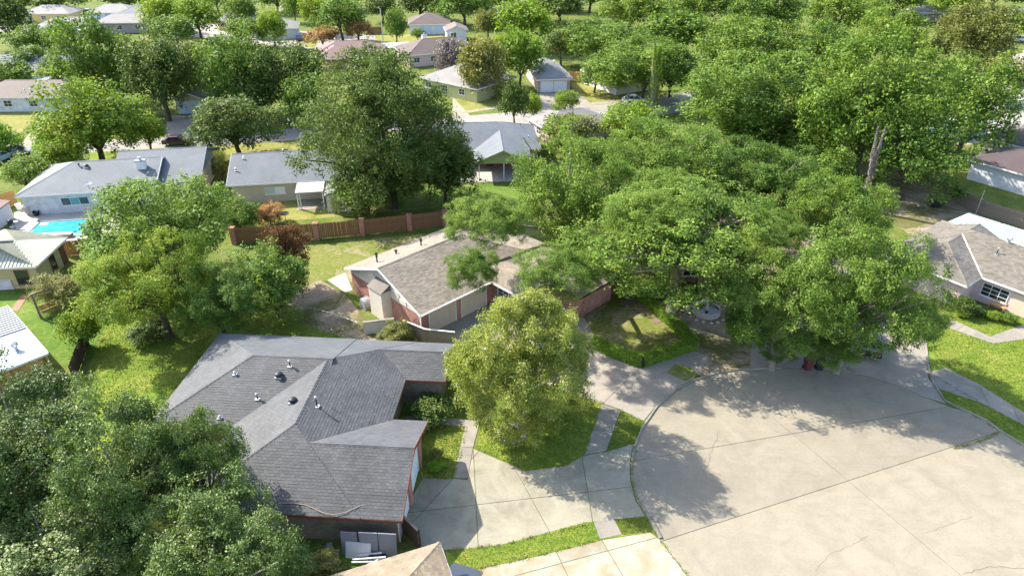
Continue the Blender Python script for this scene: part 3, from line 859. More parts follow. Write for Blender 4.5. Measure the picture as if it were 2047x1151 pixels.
# ------------------------------------------------------------------ cars
def car(label, x, y, rz, paint, kind='car', group=None, z=0.03):
    name = {'car': 'parked_car', 'van': 'parked_van', 'pickup': 'pickup_truck'}[kind]
    r = thing(name, label, {'car': 'car', 'van': 'van', 'pickup': 'pickup truck'}[kind], (x, y, z), rz, group)
    p = M['car_'+paint]
    if kind == 'van':
        body = [(-2.4,.35,1.0),(-2.38,.35,1.05),(1.5,.35,1.05),(2.2,.35,.95),(2.4,.4,.7)]; cab = [(-2.33,1.0),(-2.25,1.85),(.9,1.9),(1.6,1.02)]; W = .95
    elif kind == 'pickup':
        body = [(-2.8,.45,1.0),(-2.78,.45,1.05),(1.4,.45,1.08),(2.5,.45,1.0),(2.7,.5,.75)]; cab = [(-.75,1.02),(-.55,1.72),(.75,1.75),(1.5,1.06)]; W = .97
    else:
        body = [(-2.25,.35,.85),(-2.2,.3,.92),(-1.2,.28,.95),(1.0,.28,.93),(1.95,.3,.80),(2.25,.36,.62)]; cab = [(-1.75,.92),(-1.05,1.40),(.25,1.43),(1.05,.92)]; W = .88
    mb = MB(); n = len(body)
    for X, zb, zt in body:
        k = 1.0 if abs(X) < 2 else .93
        mb.v += [(X,-W*k,zb),(X,-W*k*1.02,(zb+zt)/2),(X,-W*k*.95,zt),(X,W*k*.95,zt),(X,W*k*1.02,(zb+zt)/2),(X,W*k,zb)]
    for i in range(n-1):
        for j in range(6): mb.f.append((i*6+j, i*6+(j+1)%6, i*6+6+(j+1)%6, i*6+6+j))
    mb.f += [tuple(range(6)), tuple(range((n-1)*6, n*6))[::-1]]
    mb.build('body', p, r, smooth=False)
    g = MB(); wl, wr = W*.92, W*.74
    (a0,z0),(a1,z1),(a2,z2),(a3,z3) = cab
    g.add([(a0,-wl,z0),(a3,-wl,z3),(a3,wl,z3),(a0,wl,z0),(a1,-wr,z1),(a2,-wr,z2),(a2,wr,z2),(a1,wr,z1)],
          [(0,1,5,4),(1,2,6,5),(2,3,7,6),(3,0,4,7),(4,5,6,7)])
    g.build('window', M['glass'], r)
    rb = MB(); rb.add([(a1-.08,-wr-.03,z1-.02),(a2+.08,-wr-.03,z2-.02),(a2+.08,wr+.03,z2-.02),(a1-.08,wr+.03,z1-.02),(a1+.05,-wr*.85,z1+.05),(a2-.05,-wr*.85,z2+.05),(a2-.05,wr*.85,z2+.05),(a1+.05,wr*.85,z1+.05)],
          [(0,1,5,4),(1,2,6,5),(2,3,7,6),(3,0,4,7),(4,5,6,7),(3,2,1,0)])
    rb.build('roof', p, r)
    pl = MB()
    for s in (-1,1):
        for q0, q1 in (((a0,wl,z0),(a1,wr,z1)),((a3,wl,z3),(a2,wr,z2)),(((a0+a3)/2,wl,z0),((a1+a2)/2,wr,z1))):
            pl.tube([(q0[0],s*(q0[1]+.005),q0[2]),(q1[0],s*(q1[1]+.01),q1[2])], .045, 4)
    pl.build('pillars', p, r)
    if kind == 'pickup':
        MB().box(-2.65,-.95,-W*.82,W*.82,.98,1.075).build('truck_bed', M['black'], r)
    xs = (-1.35, 1.35) if kind == 'car' else (-1.6, 1.55)
    for X in xs:
        for s in (-1, 1):
            wz = MB(); R = .33 if kind == 'car' else .38
            prof = [(R*.55,-.1),(R,-.1),(R,.1),(R*.55,.1)]
            vs = []; k = 16
            for rr, zz in prof:
                for j in range(k):
                    t = 2*math.pi*j/k; vs.append((X+rr*math.cos(t), s*(W-.08)+zz, R+rr*math.sin(t)))
            fs = [(i*k+j, i*k+(j+1)%k, i*k+k+(j+1)%k, i*k+k+j) for i in range(3) for j in range(k)]+[(3*k+j, 3*k+(j+1)%k, (j+1)%k, j) for j in range(k)]
            wz.add(vs, fs); o = wz.build('wheel', M['tyre'], r)
            rm = MB(); rm.add([(X+R*.56*math.cos(2*math.pi*j/12), s*(W-.08)+zz, R+R*.56*math.sin(2*math.pi*j/12)) for zz in (-.085,.085) for j in range(12)], [tuple(range(12)), tuple(range(12,24))[::-1]]+[(j,(j+1)%12,12+(j+1)%12,12+j) for j in range(12)])
            rm.build('rim', M['metal'], o)
    xf, xb = body[-1][0], body[0][0]
    for s in (-1,1):
        MB().box(xf-.12, xf+.02, s*W*.62-.16, s*W*.62+.16, .58, .72).build('headlight', M['lamp_clear'], r)
        MB().box(xb-.03, xb+.1, s*W*.68-.14, s*W*.68+.14, .62, .80).build('tail_light', M['lamp_red'], r)
    return r
# ------------------------------------------------------------------ ground, street, paving
gm = MB(); gm.add([(-700,-60,-.13),(700,-60,-.13),(700,900,-.13),(-700,900,-.13)], [(0,1,2,3)])
# ground: one sheet reaching far beyond the last roofs
g = gm.build('ground', M['ground']); g.location.z = .13; tag(g, kind='structure')

def lawn_patch(name, uv, m, z): return sheet(name, PX(*uv), M[m], z, -.02)
lawn_patch('lawn', [(150,800),(215,640),(300,600),(560,600),(640,640),(740,690),(905,700),(905,760),(600,760),(600,1151),(0,1151),(0,900)], 'lawn', .012)
lawn_patch('lawn', [(-60,620),(0,586),(60,578),(110,565),(330,560),(215,640),(160,745),(60,700)], 'lawn_green', .008)
lawn_patch('lawn', [(560,500),(700,482),(890,462),(930,470),(760,545),(700,565),(640,560),(590,640),(560,640)], 'lawn_patchy', .012)
lawn_patch('lawn', [(440,405),(700,395),(780,420),(890,412),(640,437),(480,447)], 'lawn_dry', .012)
lawn_patch('lawn', [(780,385),(900,370),(1060,375),(1060,410),(900,412),(790,425)], 'lawn_green', .008)
lawn_patch('dirt_yard', [(588,640),(570,592),(640,560),(690,590),(735,640),(800,690),(740,690),(640,660)], 'dirt', .018)
lawn_patch('dirt_yard', [(1200,575),(1460,550),(1560,640),(1500,735),(1400,750),(1300,735),(1190,700),(1160,610)], 'dirt', .012)
lawn_patch('lawn', [(1170,610),(1240,582),(1272,590),(1385,695),(1283,728),(1190,690)], 'lawn_patchy', .02)
lawn_patch('dirt_yard', [(1770,340),(1860,380),(1960,432),(2047,470),(2047,520),(1830,480),(1760,420)], 'dirt', .012)
lawn_patch('lawn', [(1850,640),(1895,610),(1960,620),(2100,640),(2160,800),(2160,1000),(2000,865),(1880,790),(1855,720)], 'lawn', .012)
lawn_patch('lawn', [(800,828),(935,850),(908,957),(845,957),(820,900)], 'lawn', .018)
lawn_patch('lawn', [(956,895),(962,838),(1205,800),(1168,910),(1130,930),(1050,941)], 'lawn', .018)
lawn_patch('lawn', [(1212,903),(1240,822),(1287,842),(1270,885)], 'lawn_green', .018)
lawn_patch('lawn', [(893,1100),(1000,1089),(1170,1044),(1292,1031),(1300,1063),(1205,1078),(1090,1107),(935,1141),(890,1145)], 'lawn', .018)
lawn_patch('lawn', [(580,1080),(800,1110),(800,1151),(560,1180)], 'lawn_green', .02)
lawn_patch('lawn', [(-20,226),(75,222),(70,238),(-20,262)], 'lawn_dry', .012)
lawn_patch('lawn', [(-30,255),(68,240),(40,268),(-30,285)], 'lawn_dry', .012)
lawn_patch('lawn', [(430,292),(600,283),(600,303),(450,310)], 'lawn_dry', .012)
lawn_patch('lawn', [(180,305),(430,290),(430,300),(250,330),(180,330)], 'lawn', .008)
lawn_patch('lawn', [(905,180),(985,172),(1010,215),(905,232)], 'lawn_dry', .012)
lawn_patch('lawn', [(1140,165),(1210,170),(1330,175),(1330,195),(1185,205),(1150,188)], 'lawn_dry', .012)
lawn_patch('lawn', [(750,72),(905,66),(905,85),(750,90)], 'lawn_dry', .012)
lawn_patch('lawn', [(590,72),(640,70),(630,95),(595,95)], 'lawn_dry', .012)

street_px = [(1292,1031),(1272,1000),(1262,960),(1260,925),(1266,895),(1282,855),(1312,812),(1345,783),(1385,760),(1430,746),(1480,738),(1560,735),(1650,742),(1730,752),(1798,773),(1850,795),(1896,813),(1930,822),(1973,843),(1996,861),(2047,892),(2160,960),(2300,1060),(2300,1400),(1700,1500),(1480,1300),(1375,1151),(1318,1076)]
street = PX(*street_px)
sl_ = [((G(1578,863)), (G(1695,961))), ((G(1383,1062)), (G(1695,961))), (G(1530,876), G(1900,812)), (G(1383,1062), G(1460,1030+120))]
sl_[3] = (G(1905,1151), G(2047,1130+90))
st = paved('street', street, M['street'], .024, sl_[:3], .04)
# wandering cracks, filled with dirt
def ribbon(mb, pts, wd, z):
    rng = random.Random(len(pts)); P = []
    for (a, b), (c, d) in zip(pts[:-1], pts[1:]):
        for k in range(6): P.append((a+(c-a)*k/6+rng.uniform(-.06,.06), b+(d-b)*k/6+rng.uniform(-.06,.06)))
    P.append(pts[-1])
    for p, q in zip(P[:-1], P[1:]): mb.seg(p, q, z-.01, z, -wd*rng.uniform(.4,1), wd*rng.uniform(.4,1))
cr = MB()
ribbon(cr, PX((1436,862),(1432,880),(1420,905),(1418,925),(1405,943)), .022, .0345)
ribbon(cr, PX((1925,1148),(1975,1132),(2047,1136)), .025, .0345)
ribbon(cr, PX((1630,1140),(1655,1110),(1700,1090),(1735,1070)), .012, .0345)
ribbon(cr, PX((1850,1066),(1905,1045),(1945,1032)), .012, .0345)
ribbon(cr, PX((1445,985),(1456,1032)), .012, .0345)
cr.build('crack', M['joint'], st)

def kerb(name, px, wd=.16, h=.12, jl=3.0):
    """raised kerb with a joint every few metres"""
    pts = PX(*px); k = MB()
    fine = []
    for p, q in zip(pts[:-1], pts[1:]):
        n = max(1, int(math.hypot(q[0]-p[0], q[1]-p[1])/1.2))
        fine += [(p[0]+(q[0]-p[0])*i/n, p[1]+(q[1]-p[1])*i/n) for i in range(n)]
    fine.append(pts[-1])
    root = None
    for i, (p, q) in enumerate(zip(fine[:-1], fine[1:])):
        o = MB()
        dx, dy = q[0]-p[0], q[1]-p[1]; L = math.hypot(dx, dy); nx, ny = dy/L, -dx/L
        cs = [(0,-.03),(0,h*.85),(.03,h),(wd-.02,h),(wd,-.03)]
        g_ = .006 if i % 3 == 2 else 0
        vs = [(p[0]+dx*t+nx*d, p[1]+dy*t+ny*d, z) for t in (0, 1-g_/L) for d, z in cs]
        o.add(vs, [(0,1,2,3,4),(9,8,7,6,5)]+[(j,5+j,5+(j+1)%5,(j+1)%5) for j in range(5)])
        if root is None: root = tag(o.build('kerb', M['kerb']), kind='structure')
        else: o.build('kerb_stone', M['kerb'], root)
    return root
kerb('kerb', [(1318,1077),(1305,1052),(1292,1031)], .2, .14)
kerb('kerb', [(1266,895),(1282,855),(1312,812),(1345,783),(1385,760),(1430,746),(1480,738),(1560,735)], .15, .13)
kerb('kerb', [(1848,680),(1852,726),(1858,756),(1871,778),(1886,800),(1908,813),(1930,822),(1973,843),(1996,861),(2047,892),(2160,960)][::-1], .18, .1)

drive1 = PX((790,1052),(846,955),(905,957),(935,959),(946,897),(1050,942),(1130,931),(1165,911),(1212,903),(1270,886),(1264,896),(1258,925),(1260,960),(1270,1000),(1290,1031),(1170,1044),(1000,1089),(915,1098),(850,1100))
paved('driveway', drive1, M['drive'], .024, [(G(838,1022),G(1046,998)), (G(946,898),G(956,1090)), (G(1030,938),G(1100,1065)), (G(1163,912),G(1185,1043)), (G(838,1030),G(905,958))], .04, [M['drive']])
paved('walkway', PX((812,832),(936,838),(960,838),(945,897),(935,956),(906,955),(930,852),(812,842)), M['walk'], .028, [(G(920,895),G(950,893))], .03)
paved('sidewalk', PX((1168,909),(1203,808),(1240,821),(1212,901)), M['walk'], .028, [(G(1185,860),G(1228,865))], .03)
paved('sidewalk', PX((1187,1043),(1227,1036),(1243,1068),(1199,1077)), M['walk'], .028)
drive10 = PX((936,1142),(1090,1108),(1205,1079),(1300,1064),(1318,1078),(1373,1151),(1470,1300),(860,1400))
paved('driveway', drive10, M['drive_pale'], .022, [(G(1024,1152),G(1262,1088)), (G(1108,1094),G(1135,1151)), (G(1202,1078),G(1245,1151))], .035)
drive2 = PX((868,655),(985,607),(1060,600),(1165,625),(1190,700),(1283,737),(1385,700),(1420,715),(1385,757),(1345,782),(1312,810),(1286,842),(1240,818),(1170,795),(1000,740),(900,690))
paved('driveway', drive2, M['drive_tan'], .022, [(G(1203,808),G(1277,737)), (G(1160,795),G(1290,845))], .035)
lawn_patch('dirt_yard', [(1332,745),(1350,728),(1380,735),(1395,748),(1370,762)], 'lawn_patchy', .04)
drive3 = PX((1500,660),(1600,600),(1750,600),(1850,640),(1848,690),(1856,755),(1890,806),(1850,794),(1798,772),(1730,751),(1650,741),(1560,734),(1500,736))
paved('driveway', drive3, M['drive_tan'], .022, [(G(1560,735),G(1700,640))], .04)
paved('walkway', PX((1880,650),(1905,640),(1980,673),(2047,648),(2100,650),(2100,670),(1985,687)), M['walk'], .03, [(G(1925,652),G(1905,665))], .03)
paved('sidewalk', PX((1856,745),(1890,735),(1960,770),(2047,825),(2150,890),(2150,925),(2047,850),(1960,805),(1870,775)), M['walk'], .03, [(G(1980,818),G(1960,775)), (G(2040,850),G(2020,805))], .03)
# flagstones in front of the oak house
fl = sheet('patio', PX((1240,600),(1255,565),(1370,560),(1370,650),(1320,655)), M['dirt'], .016, .0)
rng = random.Random(3)
for i in range(11):
    for j in range(9):
        u, v = 1246+i*12+rng.uniform(-3,3)+(j % 2)*6, 566+j*9.5+rng.uniform(-1.5,1.5)
        if u > 1362 or (v > 600 and u < 1240+(v-600)*1.5): continue
        cx, cy = G(u, v); n = rng.randint(5,7); r_ = rng.uniform(.3,.42)
        MB().prism([(cx+r_*rng.uniform(.8,1.1)*math.cos(6.283*k/n), cy+r_*rng.uniform(.8,1.1)*math.sin(6.283*k/n)) for k in range(n)], .01, rng.uniform(.035,.05)).build('flagstone', M['flag'], fl)
# streets behind
sheet('road', PX((-200,300),(0,288),(100,284),(340,275),(600,256),(760,245),(905,234),(1110,217),(1280,196),(1500,170),(1500,205),(1280,236),(1080,247),(905,254),(760,266),(600,279),(400,295),(100,310),(-200,330)), M['road'], .012)
sheet('driveway', PX((335,232),(410,228),(400,282),(330,284)), M['road'], .02)
sheet('driveway', PX((40,292),(66,255),(78,236),(95,236),(80,262),(75,292)), M['drive_pale'], .02)
sheet('driveway', PX((905,195),(940,232),(905,236)), M['drive_pale'], .02)
sheet('driveway', PX((1078,187),(1140,181),(1160,190),(1200,222),(1085,232)), M['drive_tan'], .02)
sheet('sidewalk', PX((905,226),(1000,212),(1000,216),(905,231)), M['drive_pale'], .03)
sheet('sidewalk', PX((1170,207),(1300,192),(1320,196),(1180,212)), M['drive_pale'], .03)
sheet('road', PX((1960,150),(2120,60),(2200,60),(2200,260),(1930,290),(1970,230)), M['road'], .012)
sheet('road', PX((-100,70),(200,52),(600,98),(900,90),(900,78),(640,66),(200,30),(-100,45)), M['road'], .012)
sheet('driveway', PX((572,92),(580,62),(600,62),(612,92)), M['drive_pale'], .02)
sheet('walkway', PX((545,30),(560,4),(572,4),(562,30)), M['drive_pale'], .02)

# ------------------------------------------------------------------ houses
GREY, LT = (.21,.32), (.24,.36)
h1 = House('brick_house', 'charcoal shingled brick house with two white garage doors nearest the viewer', 'house', (455,667), 2.6, -4)
P1 = .375
h1.roof(-.7, 11.0, -11.2, 0, 2.6, P1, 'x', ('hip','open'), M['sh_grey'], GREY, M['brick_orange'], trim=M['trim_brown'])
h1.roof(5.0, 16.15, -18.3, -.02, 2.6, P1, 'y', ('hip','hip'), M['sh_grey'], GREY, M['brick_tan'], trim=M['trim_brown'], drop=.03, nocap=(2,3,4) )
h1.roof(11.2, 18.65, -18.27, -9.5, 2.6, P1, 'x', ('open','gable'), M['sh_grey'], GREY, M['brick_tan'], trim=M['trim_brown'], drop=.06, gable=M['trim_brown'])
h1.roof(11.2, 19.2, -5.0, -.02, 2.6, P1, 'x', ('open','gable'), M['sh_grey'], GREY, M['brick_tan'], trim=M['trim_brown'], drop=.06, gable=M['trim_brown'])
wx = 18.65-.45
h1.garage_door((wx,-14.25),(wx,-11.75), 2.15, M['door_white'])
h1.garage_door((wx,-17.65),(wx,-15.15), 2.15, M['door_white'])
for y0, y1 in ((-15.0,-14.4),(-11.55,-11.1)):
    h1.part('pier', MB().seg((wx,y0),(wx,y1),0,2.35,0,.22), M['brick_red'])
h1.door((15.705,-8.4),(15.705,-7.4), 2.05, M['door_brown'])
for u, v, h, k, hh in ((580,732,4.0,'pipe',.45),(558,752,3.75,'dome',.5),(515,797,3.25,'pipe',.4),(470,748,4.05,'pipe',.15),(440,835,2.95,'pipe',.1),(586,803,4.1,'dome',.5),(634,812,4.2,'pipe',.75)):
    h1.vent(u, v, h, k, hh)
x_, y_ = h1.L(664, 815, 4.05)
h1.part('vent_pipe', MB().tube([(x_,y_,3.8),(x_-.05,y_,4.45)], .02, 6), M['metal'])
def roofz(h, px, zs):
    return [(*h.L(u, v, z), z) for (u, v), z in zip(px, zs)]
cd = roofz(h1, [(558,1006),(585,1006),(612,1010),(628,1017),(645,1025),(668,1029),(690,1025),(722,1011),(760,1002),(797,997)], [2.78,2.8,2.78,2.74,2.7,2.67,2.7,2.78,2.84,2.88])
tag(MB().tube([(h1.o[0]+x*math.cos(h1.a)-y*math.sin(h1.a), h1.o[1]+x*math.sin(h1.a)+y*math.cos(h1.a), z+.05) for x, y, z in cd], .018, 5).build('cord', M['cord']), 'tan cord lying in a loose curve across the charcoal garage roof', 'cord')

h2 = House('brick_house', 'brown shingled red brick house with cream gable and beige double garage', 'house', (858,622), 2.7, 44.5)
h2.roof(-1.0, 15, 0, 12.1, 2.7, .385, 'x', ('gable','hip'), M['sh_brown'], LT, M['brick_red'], gable=M['siding_cream'])
h2.roof(7.5, 11.9, -4.4, 6.0, 2.7, .385, 'y', ('gable','hip'), M['sh_brown'], LT, M['brick_red'], gable=M['brick_red'], drop=.03)
h2.roof(11.3, 17, -7.8, 8, 2.7, .385, 'y', ('hip','hip'), M['sh_brown'], LT, M['brick_red'], trim=M['black'], drop=.06)
gx = -1.0+.45
bt_ = h2.part('batten_panel', MB().seg((gx,11.6),(gx,.5),2.2,2.7,.0,.04), M['siding_cream'])
for k in range(9):
    y = 1.4+k*1.2; zt = 2.7+min(y, 12.1-y)*.385-.2
    MB().seg((gx,y+.04),(gx,y-.04), 2.2, zt, .041, .075).build('batten', M['siding_cream'], bt_)
ch = h2.part('chimney', MB().box(gx-1.05,gx-.003,5.0,7.0,0,3.0), M['siding_cream'])
MB().add([(gx-1.15,4.9,3.0),(gx-.003,4.9,3.0),(gx-.003,7.1,3.0),(gx-1.15,7.1,3.0),(gx-.003,4.9,3.6),(gx-.003,7.1,3.6)], [(0,3,2,1),(0,1,4),(1,2,5,4),(2,3,5),(0,4,5,3)]).build('chimney_roof', M['sh_taupe'], ch)
fw = .45
h2.garage_door((.3,fw),(3.3,fw), 2.25, M['door_beige'])
h2.garage_door((4.1,fw),(7.1,fw), 2.25, M['door_beige'])
h2.window((7.95,-.4),(7.95,-1.9), .9, 2.1, 2, 3, frame=M['trim_white'])
h2.window((7.95,-2.3),(7.95,-3.6), .9, 2.1, 2, 3, frame=M['trim_white'])
h2.window((8.9,-3.96),(10.5,-3.96), .9, 2.0, 2, 2)
h2.door((10.6,.44),(11.5,.44))
h2.part('gutter', MB().seg((-1,0),(7.4,0), 2.56, 2.7, .035, .14), M['trim_white'])
h2.part('downspout', MB().box(gx-.06,gx-.004,.5,.62,0,2.5), M['trim_white'])
for u, v, h, k, hh in ((754,524,4.75,'black',1.0),(792,508,4.75,'black',.45),(842,491,4.8,'black',.75)): h2.vent(u, v, h, k, hh)
ac = thing('air_conditioner', 'grey air conditioning unit on its pad beside the cream chimney', 'air conditioner', (*G(733,614), 0), h2.a)
MB().box(-.4,.4,-.4,.4,.1,.95).build('casing', M['grey'], ac); MB().box(-.5,.5,-.5,.5,0,.1).build('pad', M['kerb'], ac)
MB().lathe([(.3,0),(.3,.04),(.08,.05),(.01,.06)], (0,0,.95), 14).build('fan_grille', M['metal'], ac)
sl2 = MB()
for k in range(7): sl2.box(-.415,-.401,-.35,.35,.2+k*.1,.24+k*.1); sl2.box(-.35,.35,-.415,-.401,.2+k*.1,.24+k*.1)
sl2.build('louvres', M['metal'], ac)
sheet('patio', PX((655,560),(690,545),(705,580),(690,585)), M['deck'], .03)
sheet('walkway', PX((745,655),(785,630),(850,655),(835,668),(790,650),(760,672)), M['walk'], .03)
gt = thing('iron_gate', 'curved black iron gate between brick corner and weathered wooden fence', 'gate', (*G(846,662), 0), h2.a)
for k in range(9): MB().tube([(-1.1+k*.16,0,0),(-1.1+k*.16,0,1.45+.25*math.sin(k*.39))], .015, 5).build('bar', M['black'], gt)
MB().tube([(-1.1+k*.16,0,1.45+.25*math.sin(k*.39)) for k in range(9)], .02, 5).build('top_rail', M['black'], gt)
MB().tube([(-1.1,0,.3),(.18,0,.3)], .02, 5).build('bottom_rail', M['black'], gt)

h3 = House('brick_house', 'brown roofed brick house mostly hidden under the spreading oaks', 'house', (1200,545), 2.7, 7)
h3.roof(0, 24, 0, 13, 2.7, .42, 'x', ('hip','hip'), M['rf_oak'], None, M['brick_orange'], trim=M['siding_beige'], oh=1.6)
h3.roof(16, 26, -6, 8, 2.7, .42, 'y', ('gable','hip'), M['rf_oak'], None, M['brick_orange'], drop=.04, gable=M['brick_orange'])
for x in (.6,3.8,7.2,10.4,13.6): h3.part('porch_column', MB().box(x-.2,x+.2,.35,.75,0,2.58), M['brick_orange'])
h3.window((2,1.6),(4,1.6), .8, 2.1, 3, 2); h3.window((9,1.6),(11.5,1.6), .8, 2.1, 3, 2); h3.door((6,1.6),(7,1.6))

h4 = House('brick_house', 'taupe roofed pink walled house at the right edge with metal patio cover', 'house', (1962,553), 2.7, -53)
h4.roof(-8.3, 16, 0, 10.2, 2.7, .40, 'x', ('hip','hip'), M['sh_taupe'], LT, M['siding_pink'])
h4.roof(-8.3, 0, -2.9, 8.5, 2.7, .40, 'y', ('hip','open'), M['sh_taupe'], LT, M['siding_pink'], drop=.03)
h4.window((.25,.45),(2.6,.45), .75, 2.1, 3, 3)
h4.part('blind_door', MB().seg((3.0,.45),(5.2,.45), .1, 2.15, .0, .05), M['siding_beige'])
h4.window((6.0,.45),(8.0,.45), .9, 2.1, 2, 2)
h4.window((-6.4,-2.45),(-4.4,-2.45), .9, 2.1, 2, 2)
vl = MB(); 
vl.tube([(.02,.03,2.73),(-4.1,4.2,2.75+1.66)], .05, 4); h4.part('valley_flashing', vl, M['trim_white'])
h4.vent(1992,508,3.9,'pipe',.6); h4.vent(2016,485,4.7,'turbine')
h4.part('corner_post', MB().box(-7.9,-7.8,-2.45-.02-.06,-2.45-.02,0,2.55), M['trim_white'])
pc = thing('patio_cover', 'pale ribbed metal patio cover behind the taupe roof at right', 'patio cover', (h4.o[0], h4.o[1], 0), h4.a)
for k in range(5):
    x0 = -7.7+k*3.6; rb_ = MB(); rb_.slab([(x0,10.3,2.75),(x0+3.5,10.3,2.75),(x0+3.5,15.6,2.35),(x0,15.6,2.35)], .05)
    for j in range(9): 
        x = x0+.2+j*.38
        rb_.add([(x,10.3,2.755),(x+.08,10.3,2.755),(x+.08,15.6,2.355),(x,15.6,2.355),(x+.02,10.3,2.81),(x+.06,10.3,2.81),(x+.06,15.6,2.41),(x+.02,15.6,2.41)], [(0,1,5,4),(1,2,6,5),(2,3,7,6),(3,0,4,7),(4,5,6,7)])
    rb_.build('roof_panel', M['metal_green'], pc)
    MB().box(x0+.1,x0+.2,15.35,15.45,0,2.34).build('post', M['trim_white'], pc)
MB().lathe([(.12,0),(.12,.2),(.2,.25),(.02,.32)], (1.2,12,2.6), 8).build('vent_cap', M['metal'], pc)

h5 = House('brick_house', 'blue grey roofed white brick house beside the swimming pool', 'house', (28,393), 2.7, 10)
h5.roof(0, 16, 0, 11, 2.7, .38, 'x', ('hip','gable'), M['rf_blue'], None, M['brick_white'])
h5.roof(10, 21, 1.5, 14.5, 2.7, .36, 'x', ('open','gable'), M['rf_blue'], None, M['siding_beige'], drop=.03, gable=M['grey'], trim=M['grey'])
h5.window((4.7,.45),(7.9,.45), .95, 2.0, 3, 1, pane=[M['glass'],M['glass_blue'],M['glass']])
h5.vent(284,335,4.6,'chimney',.9)
h5.vent(158,332,4.5,'black',.35); h5.vent(173,334,4.5,'dome',.4)
dsh = thing('satellite_dish', 'small grey satellite dish on the roof above the pool', 'satellite dish', G3(178,376,3.55), 0)
MB().tube([(0,0,-.15),(0,0,.45)], .04, 6).build('mast', M['grey'], dsh)
MB().lathe([(.02,0),(.25,.05),(.45,.16),(.47,.17),(.25,.07),(.01,.02)], (0,0,.4), 16).build('dish', M['grey'], dsh)
MB().tube([(.3,0,.5),(0,-.1,.85)], .02, 4).build('feed_arm', M['black'], dsh)

h6 = House('brick_house', 'blue grey roofed beige house with small white porch behind the brown fence', 'house', (452,371), 2.7, 9)
h6.roof(0, 20, 0, 11.5, 2.7, .37, 'x', ('gable','gable'), M['rf_blue'], None, M['stucco'])
h6.window((4.4,.45),(6.9,.45), 1.0, 2.0, 2, 1, pane=[M['blind'],M['trim_white']])
h6.vent(567,306,4.6,'pipe',.4); h6.vent(604,305,4.6,'dome',.4); h6.vent(472,342,3.6,'pipe',.3); h6.vent(487,318,4.3,'pipe',.2)
pr = thing('porch', 'white roofed open porch cluttered with furniture on the beige house', 'porch', (h6.o[0], h6.o[1], 0), h6.a)
MB().slab([(8.6,-2.9,2.35),(12,-2.9,2.35),(12,.3,2.6),(8.6,.3,2.6)], .12).build('porch_roof', M['metal_white'], pr)
for x in (8.75,9.05,11.85): MB().box(x-.06,x+.06,-2.75,-2.63,0,2.22).build('post', M['trim_white'], pr)
MB().box(8.5,12.1,-3,.44,0,.05).build('floor', M['walk'], pr)
sh = thing('shed', 'small white shed with grey pitched roof beside the cluttered porch', 'shed', (h6.o[0], h6.o[1], 0), h6.a)
MB().box(12.4,15.2,-4.2,-.8,0,2.3).build('wall', M['siding_white'], sh)
MB().slab([(12.2,-4.4,2.32),(13.8,-4.4,3.0),(13.8,-.6,3.0),(12.2,-.6,2.32)], .1).build('roof_slope', M['rf_blue'], sh)
MB().slab([(13.8,-4.4,3.0),(15.4,-4.4,2.32),(15.4,-.6,2.32),(13.8,-.6,3.0)], .1).build('roof_slope', M['rf_blue'], sh)
MB().seg((12.9,-4.2),(13.9,-4.2),0.05,1.95,0,.04).build('door', M['siding_green'], sh)

h7 = House('brick_house', 'blue grey roofed house with pale green gable over an open patio', 'house', (957,319), 2.7, 4)
h7.roof(-10, 9, 4, 15, 2.7, .42, 'x', ('gable','hip'), M['rf_blue'], None, M['brick_red'], trim=M['trim_white'])
h7.roof(-.6, 7.2, -1.2, 12, 2.7, .42, 'y', ('gable','hip'), M['rf_blue'], None, None, gable=M['siding_green'], drop=.03, walls=False, trim=M['siding_green'])
for x in (0,3.4,6.7): h7.part('patio_post', MB().box(x-.07,x+.07,-.75,-.6,0,2.6), M['trim_white'])
h7.part('beam', MB().box(-.3,6.9,-.78,-.62,2.35,2.58), M['siding_green'])
h7.part('patio_floor', MB().box(-2.6,7,-1.6,4.4,0,.06), M['deck'])
h7.part('back_wall', MB().box(.1,6.6,4.46,4.5,0,2.5), M['brick_red'])
h7.door((1.2,4.45),(2.2,4.45)); h7.window((3.2,4.45),(5.4,4.45), .6, 2.1, 2, 1)
h7.vent(1040,252,5.0,'pipe',.4); h7.vent(1057,278,4.0,'pipe',.4)

h8 = House('cottage', 'tan cottage with pale ribbed hip roof near the left edge', 'cottage', (72,532), 2.7, 95)
h8.roof(0, 6.6, 0, 9.5, 2.7, .42, 'x', ('hip','hip'), M['rf_hut'], None, M['siding_tan'])
nrb = 0
for k in range(26):
    t = .12+k*.36
    if t < 3.3: zt = t
    elif t > 9.5-3.3: zt = 9.5-t
    else: zt = 3.3
    MB().add([(0,t-.03,2.72),(0,t+.03,2.72),(zt,t+.03,2.72+zt*.42),(zt,t-.03,2.72+zt*.42),(0,t,2.76),(zt,t,2.76+zt*.42)], [(0,1,4),(0,4,5,3),(1,2,5,4)]).build('roof_rib', M['metal_white'], h8.e)
h8.window((.45,2.6),(.45,1.3), .5, 2.1, 1, 2, frame=M['trim_brown'], pane=M['glass'])
h8.window((2.9,.45),(3.9,.45), .5, 2.1, 1, 2, frame=M['trim_brown'])
h8.door((5.0,.45),(6.0,.45), 2.05, M['door_brown'])
h8.part('stone_base', MB().seg((.45,9.0),(.45,3.2),0,1.1,.003,.08), M['brick_white'])

